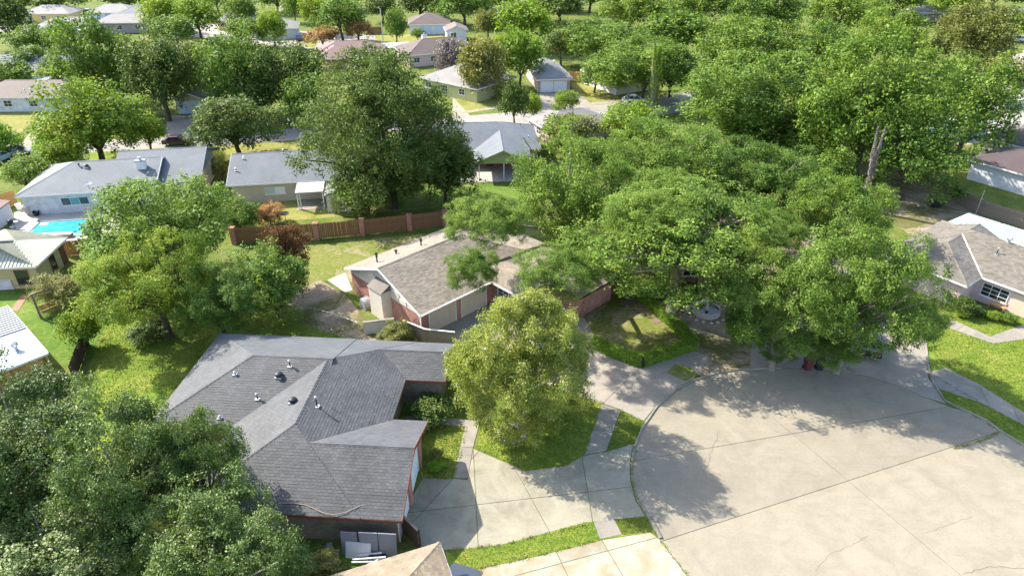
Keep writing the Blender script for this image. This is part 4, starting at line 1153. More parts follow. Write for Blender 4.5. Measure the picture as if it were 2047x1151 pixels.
h9 = House('patio_shelter', 'metal roofed shelter with weathered patchy roof at the left edge', 'shelter', (96,706), 2.5, 137.7)
s9 = h9.part('roof_slope', MB().slab([(0,0,2.5),(5.2,0,2.52),(5.2,9,2.82),(0,9,2.8)], .08), M['metal_old'])
tp = h9.part('roof_slope', MB().slab([(5.2,0,2.53),(10.6,0,2.55),(10.6,9,2.85),(5.2,9,2.83)], .09), M['metal_white'])
for k in range(13):
    MB().box(5.35+k*.41,5.5+k*.41,.02,8.9,2.56,2.63).build('roof_rib', M['metal_white'], tp).rotation_euler.x = math.radians(1.9)
h9.part('wall', MB().box(.5,10,.4,8.8,0,2.4), M['wood_new'])
for y in (.15,2.5): h9.part('post', MB().box(.1,.25,y-.08,y+.08,0,2.42), M['wood_new'])
h9.part('edge_trim', MB().box(-.05,-.005,0,9,2.38,2.56).box(0,10.6,-.06,-.005,2.40,2.6), M['trim_white'])
h9.vent(32,697,2.66,'turbine')

h10 = House('house', 'tan shingled hip roof corner at the bottom edge', 'house', (879,1083), 2.7, 21)
h10.roof(-13, 0, -9, 0, 2.7, .40, 'x', ('hip','hip'), M['sh_tan'], LT, M['brick_tan'])

def simple(label, uv, h, deg, x1, y1, roof, wall, axis='x', ends=('hip','hip'), pitch=.4, x0=0, y0=0, cat='house', name='house', trim=None, gable=None, oh=.45):
    H_ = House(name, label, cat, uv, h, deg)
    H_.roof(x0, x1, y0, y1, h, pitch, axis, ends, M[roof], None, M[wall], trim=trim, gable=M[gable] if gable else None, oh=oh)
    if 'garage' not in label and 'blue walled' not in label and 'right edge' not in label:
        n = max(1, int((x1-x0)/4.5))
        for k in range(n):
            xa = x0+1.4+k*(x1-x0-2)/n; H_.window((xa,y0+oh),(xa+1.5,y0+oh), .9, 2.05, 2, 2)
        H_.window((x0+oh,y1*.6+y0*.4),(x0+oh,y1*.4+y0*.6), .9, 2.05, 2, 2)
    return H_
a = simple('long white walled house with dark brown roof at the right edge', (1935,318), 2.8, -56, 20, 9, 'rf_dark', 'siding_white', ends=('hip','gable'))
b = simple('white house with dark brown roof behind the one at right edge', (1960,272), 2.8, -58, 18, 9, 'rf_dark', 'siding_white', ends=('hip','gable'))
c_ = simple('blue walled building with white flat top behind the right oaks', (1918,250), 2.8, 18, 7, 6, 'metal_white', 'siding_blue', pitch=.1)
b = simple('white brick house with brown roof at the far left edge', (0,195), 2.7, 1, 14, 9.5, 'rf_brown', 'brick_white', x0=-6)
b.vent(50,183,3.8,'pipe',.4); b.vent(62,183,3.8,'pipe',.4)
b = simple('small grey garage with pale gable behind the dark oaks', (342,200), 2.6, 2, 6, 7, 'rf_dark', 'stucco', 'y', ('gable','gable'), .38, cat='garage', name='garage', gable='stucco')
b.garage_door((.75,.45),(2.85,.45), 2.1, M['door_blue']); b.garage_door((3.2,.45),(5.3,.45), 2.1, M['door_blue'])
b = simple('pale grey roofed garage with two white doors and round vent', (1073,160), 2.6, 9, 7.2, 14, 'rf_light', 'brick_pink', 'y', ('hip','gable'), .4)
b.garage_door((.95,.45),(3.3,.45), 2.1, M['door_white']); b.garage_door((3.6,.45),(6.0,.45), 2.1, M['door_white'])
b.vent(1107,127,4.0,'turbine')
b = simple('white house with pale roof beside the two door garage', (1160,140), 2.6, -60, 12, 9, 'rf_light', 'siding_white', ends=('gable','hip'))
b = simple('red brown roofed house behind the big dark oak', (625,112), 2.7, 10, 16, 10, 'rf_red', 'brick_orange')
b.roof(.5, 9, -3.5, 7, 2.7, .4, 'y', ('hip','hip'), M['rf_red'], None, M['brick_orange'], drop=.05)
b.vent(670,82,4.6,'turbine')
b = simple('brown roofed house with several hips beyond the big dark oak', (815,112), 2.7, 26, 18, 11, 'rf_brown', 'siding_pink')
b.roof(9, 17, -4, 8, 2.7, .4, 'y', ('hip','hip'), M['rf_brown'], None, M['siding_pink'], drop=.05)
b.vent(848,75,4.8,'chimney',.5)
b = simple('brown hip roofed house with pale blue garage doors far back', (815,50), 2.7, 6, 11.5, 11, 'rf_brown', 'siding_white')
b.garage_door((3.2,.45),(6.6,.45), 2.2, M['door_blue']); b.garage_door((7,.45),(10.4,.45), 2.2, M['door_blue'])
b = simple('blue grey roofed house behind the palm at the left edge', (0,143), 2.7, 6, 12, 11, 'rf_blue', 'brick_pink', x0=-10)
b.vent(52,112,4.6,'chimney',.5)
b = simple('pale hip roofed house above the blue car', (560,58), 2.7, 12, 4.5, 10, 'rf_light', 'siding_white', x0=-7)
b = simple('pale roofed green house half behind the big dark oak', (921,172), 2.7, -38, 4, 12, 'rf_light', 'siding_green', x0=-11)
b = simple('yellow walled house with grey roof in the far upper left', (40,28), 2.7, 2, 14, 9, 'rf_light', 'siding_yellow')
b = simple('grey roofed house with white barrel gable in the upper left', (62,55), 2.7, 3, 14, 9, 'rf_light', 'siding_white', ends=('hip','gable'), gable='siding_white')
b = simple('pale roofed house with blue garage at the top left edge', (168,26), 2.7, 2, 14, 9, 'rf_light', 'siding_blue')
b.garage_door((1,.45),(5.5,.45), 2.2, M['door_blue'])
b = simple('long pale grey roofed house above the left oaks', (180,47), 2.7, 4, 17, 9, 'rf_light', 'brick_pink')
b = simple('grey brown house at the top edge right of the blue garage', (236,27), 2.7, 3, 12, 9, 'rf_blue', 'brick_tan')
b = simple('yellow house glimpsed between lime trees at the top', (430,42), 2.7, 5, 12, 8, 'rf_light', 'siding_yellow')
b = simple('pale blue roofed porch house behind the giant oak', (1096,262), 2.6, 25, 12, 8, 'rf_light', 'brick_pink', x0=0)
b = simple('tan roofed house between trees at the top right', (1838,26), 2.7, 0, 14, 8, 'rf_light', 'brick_tan')
b = simple('blue grey roofed house at the top right edge', (2022,34), 2.7, -6, 14, 9, 'rf_blue', 'siding_yellow')
b = simple('small pink and white house by the far brown fence', (890,62), 2.7, 10, 6, 6, 'rf_red', 'siding_white', 'y', ('gable','gable'), gable='siding_white')
def carport(label, uv, deg, x1, y1, m='metal_white', h=2.4):
    x, y = G(*uv, h); r = thing('carport', label, 'carport', (x, y, 0), math.radians(deg))
    MB().box(0,x1,0,y1,h,h+.12).build('roof_panel', M[m], r)
    for px_, py_ in ((.2,.2),(x1-.2,.2),(.2,y1-.2),(x1-.2,y1-.2)): MB().box(px_-.06,px_+.06,py_-.06,py_+.06,0,h-.002).build('post', M['trim_white'], r)
carport('flat white carport between the red brown and brown roofs', (757,98), 12, 8, 6)
carport('white flat patio roof beside the red brown roof', (683,115), 10, 5, 5)
carport('small white canopy behind the left lime trees', (152,62), 4, 4, 5)
carport('grey canopy roof in front of the left palm', (28,163), 10, 6, 4, 'metal_old')
shd = thing('shed', 'white shed with red roof edge left of the swimming pool', 'shed', (*G(0,475), 0), math.radians(95))
MB().box(0,5.5,1.2,5,0,2.2).build('wall', M['siding_white'], shd)
MB().slab([(-.2,1.0,2.22),(5.7,1.0,2.22),(5.7,5.2,2.9),(-.2,5.2,2.9)], .12).build('roof_slope', M['rf_red'], shd)

# ------------------------------------------------------------------ pool
pd = sheet('pool_deck', PX((20,470),(30,425),(60,415),(180,415),(240,420),(240,480),(40,490)), M['deck'], .03)
pool = PX((42,475),(76,443),(170,437),(205,437),(200,470),(140,474))
po = thing('swimming_pool', 'turquoise swimming pool with pale coping by the white house', 'swimming pool', (0,0,0))
MB().prism(pool, .034, .052).build('water', M['water'], po)
cp = MB()
for p, q in zip(pool, pool[1:]+pool[:1]): cp.seg(p, q, .03, .11, -.02, .35)
cp.build('coping', M['deck'], po)
MB().seg(G(78,452), G(95,450), .03, .06, -.8, .0).build('pool_step', M['deck'], po)
rk = thing('retaining_wall', 'low brown ledge along the near side of the swimming pool', 'ledge', (*G(85,474), 0), math.radians(5))
MB().box(0,3.4,-.5,.1,0,.4).build('wall', M['brick_orange'], rk); MB().box(-.05,3.45,-.55,.15,.4,.48).build('cap', M['stone'], rk)
bq = thing('barbecue_grill', 'black barbecue grill with side shelf on the pool deck', 'grill', (*G(26,458), 0), .5)
MB().lathe([(.05,.75),(.28,.8),(.32,.95),(.3,1.1),(.15,1.22),(.02,1.25)], (0,0,0), 12).build('lid', M['black'], bq)
for sx, sy in ((-.2,-.2),(.2,-.2),(-.2,.2),(.2,.2)): MB().tube([(sx*1.3,sy*1.3,0),(sx,sy,.82)], .025, 5).build('leg', M['black'], bq)
MB().box(.3,.75,-.2,.2,.86,.9).build('shelf', M['plastic_white'], bq)
MB().box(-.3,.3,-.22,.22,.28,.31).build('tray', M['plastic_white'], bq)
def pot(label, uv, r_, h_, m, group=None, plant='lf_green'):
    t = thing('flower_pot', label, 'flower pot', (*G(*uv), .02), 0, group)
    MB().lathe([(r_*.65,0),(r_*.8,h_*.2),(r_,h_*.85),(r_*1.08,h_),(r_*.9,h_),(r_*.85,h_*.8),(.01,h_*.78)], (0,0,0), 14).build('pot', M[m], t)
pot('tall stone planter against the white wall by the pool', (60,428), .55, 1.15, 'stone'); pot('dark squat pot beside the tall stone planter', (74,431), .4, .55, 'black')
pot('white urn at the corner of the white house', (40,420), .35, .8, 'plastic_white')

# ------------------------------------------------------------------ fences and small structures
fb = PX((470,487),(635,478),(725,470),(820,460),(890,452),(985,441))
fence('brown picket fence with square brick columns across the back yards', fb, 1.95, 'wood', .19, columns=PX((635,478),(726,470),(820,460),(470,487),(890,452)), colm=M['brick_red'])
fence('weathered grey fence running along the shaded right yard', PX((1790,357),(1860,385),(1960,430),(2060,462)), 1.9, 'wood_grey', .22)
fence('weathered fence with white top rail joining the brick garage', PX((808,668),(852,686),(910,692)), 1.5, 'wood_grey', .16, cap='trim_white')
fence('short mossy fence from the charcoal garage corner to the driveway', PX((790,1049),(838,1098)), 1.75, 'wood_dark', .16, cap='wood_grey')
fence('leaning grey fence at the end of the left green yard', PX((176,690),(150,765)), 1.7, 'wood_dark', .16)
fence('orange new fence at the far left behind the pool', PX((-20,425),(36,408)), 1.9, 'wood_new', .2)
fence('brown fence along the pool behind the tan cottage', PX((128,512),(180,508),(240,502)), 1.8, 'wood', .2)
fence('new tan fence between the pale garage and the white house', PX((1138,163),(1162,162)), 1.9, 'wood_new', .25)
fence('dark fence far behind the lime trees at the top', PX((735,70),(765,68)), 1.9, 'wood', .3)
fence('orange fence glimpsed through the trees at top centre', PX((1098,98),(1122,100)), 1.9, 'wood_new', .3)
fence('grey fence behind the vine covered trunk', PX((1700,345),(1800,358)), 1.9, 'wood_grey', .25)
wl = thing('garden_wall', 'low white rendered wall beside the chain link fence', 'wall', (*G(728,668), 0), 0)
p0, p1 = G(728,668), G(790,660); o0 = p0
MB().seg((0,0),(p1[0]-p0[0],p1[1]-p0[1]),0,1.25,-.1,.1).build('wall', M['siding_cream'], wl)
MB().seg((0,0),(p1[0]-p0[0],p1[1]-p0[1]),1.25,1.32,-.14,.14).build('cap', M['kerb'], wl)
cl = thing('chain_link_fence', 'thin metal chain link fence beside the dirt yard', 'fence', (*G(632,640), 0), 0)
cpts = [(x-G(632,640)[0], y-G(632,640)[1]) for x, y in PX((632,640),(660,648),(718,668))]
for p in cpts: MB().tube([(*p,0),(*p,1.35)], .03, 6).build('post', M['metal'], cl)
MB().tube([(*p,1.32) for p in cpts], .022, 5).build('top_rail', M['metal'], cl)
wm = MB()
for p, q in zip(cpts[:-1], cpts[1:]):
    L = math.hypot(q[0]-p[0], q[1]-p[1]); n = int(L/.16)
    for k in range(n):
        for s in (0, 1):
            t0 = k/n; t1 = min(1, max(0, (k+(8 if s else -8))/n)); f_ = abs(t1-t0)*n/8
            wm.tube([(p[0]+(q[0]-p[0])*t0, p[1]+(q[1]-p[1])*t0, .03), (p[0]+(q[0]-p[0])*t1, p[1]+(q[1]-p[1])*t1, .03+1.27*f_)], .004, 3, False)
tag(wm.build('wire_mesh', M['metal'], cl), kind='stuff')

# leaning sheets and clutter beside the charcoal garage
def board(label, uv0, uv1, top, m, lean=.25, name='panel', cat='panel'):
    p, q = G(*uv0), G(*uv1); r = thing(name, label, cat, (p[0], p[1], 0), 0)
    dx, dy = q[0]-p[0], q[1]-p[1]; L = math.hypot(dx,dy); nx, ny = dy/L, -dx/L
    vs = [(0,0,.03),(dx,dy,.03),(dx-nx*lean,dy-ny*lean,top),(-nx*lean,-ny*lean,top)]
    th = (nx*.05, ny*.05)
    mb = MB().add(vs+[(x+th[0],y+th[1],z) for x,y,z in vs], [(0,3,2,1),(4,5,6,7),(0,1,5,4),(1,2,6,5),(2,3,7,6),(3,0,4,7)])
    mb.build('sheet', M[m], r)
    fr = MB(); o_ = lambda a, z: (dx*a-nx*lean*(z/top)+th[0]*1.15, dy*a-ny*lean*(z/top)+th[1]*1.15, z)
    fr.tube([o_(.0,.04), o_(1,.04), o_(1,top), o_(0,top), o_(0,.04)], .02, 4); fr.build('edge_frame', M[m], r)
    return r
board('tall grey sheet leaning on the brick wall, left of three', (686,1107), (717,1109), 1.75, 'panel_grey')
board('wide grey sheet leaning on the brick wall, middle one', (722,1110), (758,1112), 1.85, 'panel_grey')
board('wide grey sheet leaning next to the mossy fence', (760,1112), (795,1114), 1.85, 'panel_grey')
board('low white sheet leaning in front of the grey sheets', (692,1113), (742,1118), 1.05, 'plastic_white', .35)
jk = thing('junk_pile', 'pile of white pipes and scrap behind the tan roof corner', 'junk pile', (*G(742,1130), 0), 0)
rng = random.Random(5)
for k in range(5):
    an = rng.uniform(-.4,.6); MB().tube([(-.9+rng.uniform(-.3,.3), rng.uniform(-.5,.5), .2+k*.1),(.9*math.cos(an)+rng.uniform(-.2,.2), .9*math.sin(an), .35+k*.12)], .05, 7).build('pipe', M['plastic_white'], jk)
for k in range(5):
    bx, by = rng.uniform(-1,.6), rng.uniform(-.7,.4); MB().box(bx,bx+rng.uniform(.2,.5),by,by+.3,0.02,rng.uniform(.2,.6)).build('scrap', M[rng.choice(['plastic_white','black','terracotta','grey'])], jk)
br_ = thing('broom', 'grey broom lying on the ground by the garage wall', 'broom', (*G(628,1098), .06), .25)
MB().tube([(-1,0,0),(.75,.05,.05)], .018, 6).build('handle', M['wood_grey'], br_); MB().box(.75,1.1,-.15,.2,0,.09).build('head', M['grey'], br_)
MB()
bx = thing('wooden_crate', 'small weathered crate on the grass near the leaning sheets', 'crate', (*G(668,1112), 0), .3)
for k in range(4): MB().box(-.3,.3,-.25+k*.13,-.15+k*.13,.3,.33).build('slat', M['wood_grey'], bx)
MB().box(-.3,.3,-.25,.24,.0,.29).build('box', M['wood_grey'], bx)

# fountain
fo = thing('fountain', 'round grey stone fountain with dark water near the oak trunk', 'fountain', (*G(1412,626), 0), 0)
MB().lathe([(1.25,0),(1.3,.1),(1.22,.2),(1.25,.5),(1.32,.55),(1.32,.62),(1.12,.62),(1.1,.35),(.01,.33)], (0,0,0), 28).build('basin', M['stone'], fo)
MB().lathe([(1.09,.44),(.01,.45)], (0,0,0), 24).build('water', M['water_dark'], fo)
MB().lathe([(.3,.4),(.2,.6),(.12,.8),(.14,1.0),(.1,1.1),(.4,1.25),(.44,1.3),(.1,1.22),(.09,1.5),(.05,1.75),(.02,1.8)], (0,0,0), 14).build('pedestal', M['stone'], fo)
for k in range(16):
    an = 2*math.pi*k/16; cx, cy = 1.75*math.cos(an), 1.75*math.sin(an)
    MB().lathe([(.2,0),(.22,.06),(.12,.16),(.01,.19)], (cx,cy,0), 7).build('rim_stone', M['stone'], fo)

hd = thing('hedge', 'low clipped bright green hedge around the small front lawn', 'hedge', (0,0,0), 0)
hp = PX((1186,690),(1215,706),(1255,722),(1283,729),(1330,714),(1387,695),(1365,668),(1330,640),(1290,605),(1268,588))
leaf_box('foliage', list(zip(hp[:-1], hp[1:])), .85, .85, 'lf_hedge', 480, .095, hd)
# swing seat, totem post, bins, bird bath, poles
sw = thing('garden_swing', 'wooden garden swing seat on the left green lawn', 'swing seat', (*G(103,628), 0), .9)
for x in (-.9,.9):
    MB().box(x-.09,x+.09,-.09,.09,0,2.5).build('post', M['wood_grey'], sw); MB().tube([(x,-.7,0),(x,0,1.2)], .05, 5).build('brace', M['wood_grey'], sw)
MB().box(-1.05,1.05,-.07,.07,2.5,2.66).build('beam', M['wood_grey'], sw)
for k in range(5): MB().box(-.7,.7,-.3+k*.12,-.2+k*.12,.48,.52).build('seat_slat', M['wood_new'], sw)
for k in range(4): MB().box(-.7,.7,.3,.34,.6+k*.13,.7+k*.13).build('back_slat', M['wood_new'], sw)
for x in (-.68,.68): MB().tube([(x,0,2.5),(x,-.28,.5)], .012, 4).build('chain', M['metal'], sw)
def bin_(label, uv, m, group=None, rz=0):
    t = thing('wheelie_bin', label, 'trash bin', (*G(*uv), .03), rz, group)
    MB().add([(-.24,-.26,.08),(.24,-.26,.08),(.24,.26,.08),(-.24,.26,.08),(-.31,-.34,1.0),(.31,-.34,1.0),(.31,.34,1.0),(-.31,.34,1.0)], [(0,3,2,1),(4,5,6,7),(0,1,5,4),(1,2,6,5),(2,3,7,6),(3,0,4,7)]).build('body', M[m], t)
    MB().box(-.33,.33,-.38,.36,1.005,1.07).build('lid', M[m], t)
    MB().tube([(-.26,.4,.95),(.26,.4,.95)], .02, 5).build('handle', M[m], t)
    for x in (-.27,.27): MB().lathe([(.01,-.03),(.12,-.03),(.12,.03),(.01,.03)], (0,0,0), 12).build('wheel', M['tyre'], t).matrix_local = Matrix.Translation((x,.24,.12)) @ Matrix.Rotation(math.pi/2,4,'Y')
bin_('maroon wheeled trash bin at the kerb under the oaks, left one', (1613,738), 'plastic_red', None, .1); bin_('dark wheeled trash bin at the kerb under the oaks, right one', (1636,738), 'black', None, -.1)
bin_('dark green bin against the weathered grey fence', (1930,412), 'plastic_green')
bb_ = thing('bird_bath', 'dark bird bath on a thin stem near the pink crepe shrub', 'bird bath', (*G(573,448), 0), 0)
MB().tube([(0,0,0),(0,0,1.3)], .03, 6).build('stem', M['black'], bb_); MB().lathe([(.05,1.28),(.5,1.36),(.55,1.42),(.48,1.40),(.01,1.34)], (0,0,0), 16).build('bowl', M['black'], bb_)
MB().lathe([(.25,0),(.22,.05),(.03,.08)], (0,0,0), 12).build('foot', M['black'], bb_)
fp = thing('fire_pit', 'round dark fire pit on ash in the shaded right yard', 'fire pit', (*G(1868,412), 0), 0)
MB().lathe([(.7,0),(.75,.45),(.65,.45),(.6,.2),(.01,.2)], (0,0,0), 18).build('ring', M['black'], fp); MB().tube([(-.3,0,.25),(.3,.1,.35)], .07, 6).build('log', M['wood_dark'], fp)
ld = thing('play_frame', 'blue and red frame of toys leaning by the grey fence', 'play frame', (*G(1950,418), 0), .3)
for x, m in ((-.6,'cloth_blue'),(.5,'cloth_red')): MB().tube([(x,-.5,0),(x+.15,0,1.3),(x+.3,.5,0)], .04, 6).build('frame_leg', M[m], ld)
MB().tube([(-.45,0,1.3),(.65,0,1.3)], .04, 6).build('top_bar', M['metal'], ld); MB().box(-.2,.4,-.25,.25,.4,.45).build('seat', M['cloth_red'], ld)
MB().tube([(-.6,-.1,0),(.1,-.1,1.0)], .03, 5).build('slide_rail', M['metal'], ld)
def pole(label, uv, h, m='metal', r_=.07, arm=None, name='pole', cat='pole'):
    t = thing(name, label, cat, (*G(*uv), 0), 0)
    MB().tube([(0,0,0),(0,0,h*.5),(0,0,h)], [r_,r_*.85,r_*.7], 8).build('mast', M[m], t)
    if arm: MB().tube([(0,0,h-.05),(arm*.4,0,h+.25),(arm,0,h+.2)], r_*.5, 6).build('arm', M[m], t); MB().box(arm-.1,arm+.45,-.12,.12,h+.12,h+.26).build('lamp_head', M['grey'], t)
    else: MB().lathe([(r_*1.1,-.03),(r_*1.2,.05),(.01,.1)], (0,0,h), 8).build('cap', M[m], t)
pole('tall pale street light beside the round green tree far back', (766,84), 8, 'trim_white', .13, -.8, 'street_lamp', 'street lamp')
pole('slim pole standing at the kerb left of the vine covered palm', (1253,212), 6, 'grey', .09, None)
pole('bare grey post by the grey garage', (411,225), 4.2, 'metal', .1)
pole('thin white sign post at the shaded road edge', (588,258), 1.6, 'trim_white', .1)
pole('thin metal mast rising behind the pale patio cover', (1947,437), 3.6, 'metal', .05)
pole('thin antenna mast at the left corner of the pink house', (1905,588), 5.0, 'metal', .035)
tt = thing('brick_post', 'stacked brick post beside the small hedged lawn', 'post', (*G(1162,632), 0), 0)
for k in range(8): MB().box(-.18+.02*(k%2),.18+.02*(k%2),-.18,.18,.01+k*.2,.19+k*.2).build('brick', M['terracotta'], tt)
ps = thing('garden_ornaments', 'red and blue ornaments hung around the oak trunk', 'ornaments', (*G(1349,614), 0), 0)
for k in range(7):
    an = rng.uniform(3.4,6.0); z = rng.uniform(.3,1.9); MB().lathe([(.02,0),(.13,.08),(.14,.2),(.02,.3)], (.52*math.cos(an), .52*math.sin(an), z), 8).build('ornament', M[rng.choice(['cloth_red','cloth_blue','terracotta','black'])], ps)
fl2 = thing('path', 'pinkish brick garden path on the left green lawn', 'path', (0,0,0)); bpy.data.objects.remove(fl2)
sheet('walkway', PX((22,620),(45,588),(58,588),(36,622)), M['terracotta'], .03)
bn = thing('garden_bench', 'wooden bench beside the pink house front window', 'bench', (*G(1990,618), .02), -.9)
for k in range(3): MB().box(-.7,.7,-.2+k*.14,-.09+k*.14,.42,.46).build('seat_slat', M['wood_new'], bn)
for x in (-.6,.6): MB().box(x-.04,x+.04,-.2,.2,0,.42).build('leg', M['wood_new'], bn)
for k in range(2): MB().box(-.7,.7,.24,.28,.6+k*.15,.7+k*.15).build('back_slat', M['wood_new'], bn)

# ------------------------------------------------------------------ vehicles
car('dark blue car parked outside the pale hip roofed house', *G(600,80), 1.75, 'blue')
car('silver car in front of the pale blue garage doors', *G(880,64), .3, 'silver')
car('red car parked under the oaks', *G(1640,575), 1.1, 'red')
car('white van parked under the oaks', *G(1650,610), 1.5, 'white', 'van')
car('pale blue car parked under the oak at right', *G(1755,600), 1.2, 'pale_blue')
car('dark car at the end of the shaded driveway under oaks', *G(1735,692), 1.2, 'black')
car('grey pickup truck half hidden by the tan roof', *G(899,1228), 1.22, 'grey', 'pickup')
car('silver car at the right edge on the far concrete', *G(2042,84), .15, 'silver')
car('maroon car on the road behind the blue grey roof', *G(358,289), .1, 'maroon')
car('pale blue car at the left edge of the road', *G(2,322), 1.4, 'pale_blue')
car('black car beside the pale blue one at left', *G(36,312), .3, 'black')
car('blue car before the blue garage at top left', *G(178,28), 1.6, 'blue')
car('white car parked on the road behind the vine palm', *G(1268,206), .1, 'white')
car('dark car on the grass by the pale green house', *G(922,190), 1.2, 'black')
car('white van under the right oaks', *G(1985,150), .4, 'white', 'van')
# ------------------------------------------------------------------ trees and shrubs
tree('white flowering crepe myrtle on the round lawn by the driveway', (900,584,1190,884), 'lf_crepe', 'crepe', .1, 'fine', bloom=('bloom_white',110), stems=7, trunk='bark_pale', name='crepe_myrtle')
rs = thing('stone_ring', 'ring of pale stones around the white flowering crepe myrtle', 'stone ring', (*G(1022,868), .02), 0)
for k in range(18):
    an = 2*math.pi*k/18; MB().lathe([(.16,-.02),(.19,.08),(.11,.17),(.01,.2)], (.95*math.cos(an), .95*math.sin(an), 0), 7).build('stone', M['stone'], rs)
# bottom left, near
for i, (bb, m, lb) in enumerate([((-150,735,215,1080),'lf_grey','grey green oak filling the left edge beside the shelter'),
    ((90,790,400,1130),'lf_grey','grey green oak right of the left edge oak, near the bottom'),
    ((290,800,500,1090),'lf_grey','small oak leaning towards the charcoal roof'),
    ((270,930,610,1270),'lf_grey','dark oak at the bottom touching the charcoal garage'),
    ((-160,840,170,1130),'lf_grey','grey green oak at left edge below the first one'),
    ((-120,980,320,1330),'lf_grey','big dark oak in the bottom left corner')]):
    tree(lb, bb, m, 'oak', 1.0, 'fine', name='oak_tree', trunk='bark_pale')
# centre left cluster
tree('bushy green tree in front of the white brick house', (182,330,480,585), 'lf_green', 'oak', .6, name='leafy_tree')
tree('yellow green tree in front of the bushy green one', (172,455,440,675), 'lf_yellow', 'oak', 1.4, 'fine', name='leafy_tree')
tree('dark green tree at right of the yellow green one', (340,520,530,685), 'lf_green', 'oak', .8, 'fine', name='leafy_tree')
tree('low hanging leafy tree above the leaning fence', (120,610,205,700), 'lf_yellow', 'oak', .05, name='leafy_tree')
tree('thick green shrub beside the dirt yard', (465,490,630,645), 'lf_green', 'shrub', .1, 'coarse', cat='shrub')
tree('rust brown vine covered shrub by the back fence', (512,455,625,575), 'lf_rust', 'shrub', .6, 'coarse', cat='shrub')
tree('pink flowering crepe myrtle by the tan cottage', (72,545,165,615), 'lf_olive', 'airy', .3, 'coarse', bloom=('bloom_pink',60), stems=4, name='crepe_myrtle')
tree('pale shrub behind the low white wall', (745,640,830,690), 'lf_olive', 'shrub', .05, 'coarse', cat='shrub')
tree('small pink crepe shrub by the bird bath', (510,405,568,448), 'lf_orange', 'airy', .3, 'coarse', stems=4, name='crepe_myrtle')
tree('lime shrub at the end of the brown fence', (430,395,520,470), 'lf_green', 'shrub', .1, 'coarse', cat='shrub')
tree('green bush at corner of the blue grey roof', (395,370,470,440), 'lf_green', 'shrub', .1, 'coarse', cat='shrub')
tree('green vine shrub between the blue grey roofs', (420,300,462,372), 'lf_olive', 'shrub', .1, 'coarse', cat='shrub')
# middle: big dark oak
tree('large dense dark oak in the middle of the picture', (605,98,945,425), 'lf_dark', 'dense', .3, 'fine', name='oak_tree', boughs=[((690,290,860,425),4.0),((800,250,950,400),5.0),((620,200,760,330),7.5)])
tree('pale green sapling at the foot of the dense dark oak', (665,345,770,430), 'lf_green', 'oak', .3, name='leafy_tree')
tree('dark tree at right of the dense dark oak', (820,270,955,405), 'lf_dark', 'oak', 1.0, name='oak_tree')
# giant oaks over the brown house
for bb, m, lb, cl, bo in [((1005,262,1290,540),'lf_oak2','broad oak rising behind the brown shingled brick house',.2,[((885,395,1070,490),9.0),((890,480,1005,598),7.0),((1030,480,1215,603),8.0)]),
    ((1185,228,1480,420),'lf_oak2','fresh green oak crown behind the oak house',2.0,[((1230,330,1450,480),10.0)]),
    ((1390,262,1650,450),'lf_oak','rounded oak crown behind the oak house at right',2.0,[]),
    ((1560,330,1790,520),'lf_oak2','oak at right end of the brown oak house roof',1.5,[((1480,420,1620,520),6.5)]),
    ((1455,490,1690,725),'lf_oak','oak hanging over the kerb by the trash bins',1.8,[((1440,600,1560,710),3.6),((1520,640,1610,735),2.2)]),
    ((1580,420,1860,730),'lf_oak','large oak shading the parked cars at right',2.0,[((1580,640,1720,745),3.0),((1750,570,1895,710),4.5)]),
    ((1150,350,1575,575),'lf_oak2','oak whose trunk stands by the flagstones and fountain',4.4,[((1120,440,1260,580),7.0),((1400,430,1590,560),8.5),((1200,380,1400,520),10.5)])]:
    tree(lb, bb, m, 'oak', cl, 'fine', name='oak_tree', boughs=bo, trunk='bark_pale')
# right back mass
for bb, m, lb in [((1600,60,1890,350),'lf_oak2','tall oak above the vine covered trunk'),
    ((1850,120,2042,310),'lf_oak','spreading oak before the far right concrete'),
    ((1345,115,1625,300),'lf_oak','round oak left of the tall right oak'),
    ((1730,205,1935,395),'lf_oak','shaded oak over the grey fence'),
    ((1580,180,1760,330),'lf_oak2','oak behind the vine covered trunk'),
    ((1165,70,1420,195),'lf_oak2','wide oak above the white house by the garage'),
    ((1400,30,1600,150),'lf_oak2','oak at top centre right, left of two'),
    ((1560,40,1720,160),'lf_oak','oak at top centre right, right of two'),
    ((1700,20,1860,130),'lf_oak2','oak below the tan roof at top right'),
    ((1860,10,2030,140),'lf_olive','olive oak at the top right by the silver car'),
    ((1110,40,1290,130),'lf_oak2','oak between pale garage and the top edge'),
    ((1290,20,1430,110),'lf_oak2','rounded green oak at the top right of centre'),
    ((1450,-25,1620,70),'lf_oak','dark oak at the top edge right of centre'),
    ((1600,-30,1760,70),'lf_oak2','oak at the top edge, left of the tan roof'),
    ((1320,-40,1480,50),'lf_oak2','oak cut by the top edge right of centre'),
    ((1180,-30,1340,60),'lf_oak2','oak cut by the top edge near centre'),
    ((1740,-45,1850,35),'lf_oak','oak cut by the top edge left of the tan roof'),
    ((1500,100,1640,210),'lf_oak','oak deep in the right hand wood'),
    ((1420,210,1560,300),'lf_oak','low oak behind the giant oaks at right'),
    ((1860,-25,1960,35),'lf_lime','lime tree beside the tan roof at top right'),
    ((1960,110,2060,200),'lf_olive','olive tree at right edge by the white van'),
    ((1990,25,2070,75),'lf_green','green tree below the top right blue roof')]:
    tree(lb, bb, m, 'oak', .8, name='oak_tree')
tree('bright bamboo like shrub by the bend of the road', (1205,200,1320,290), 'lf_lime', 'oak', .3, name='leafy_tree')
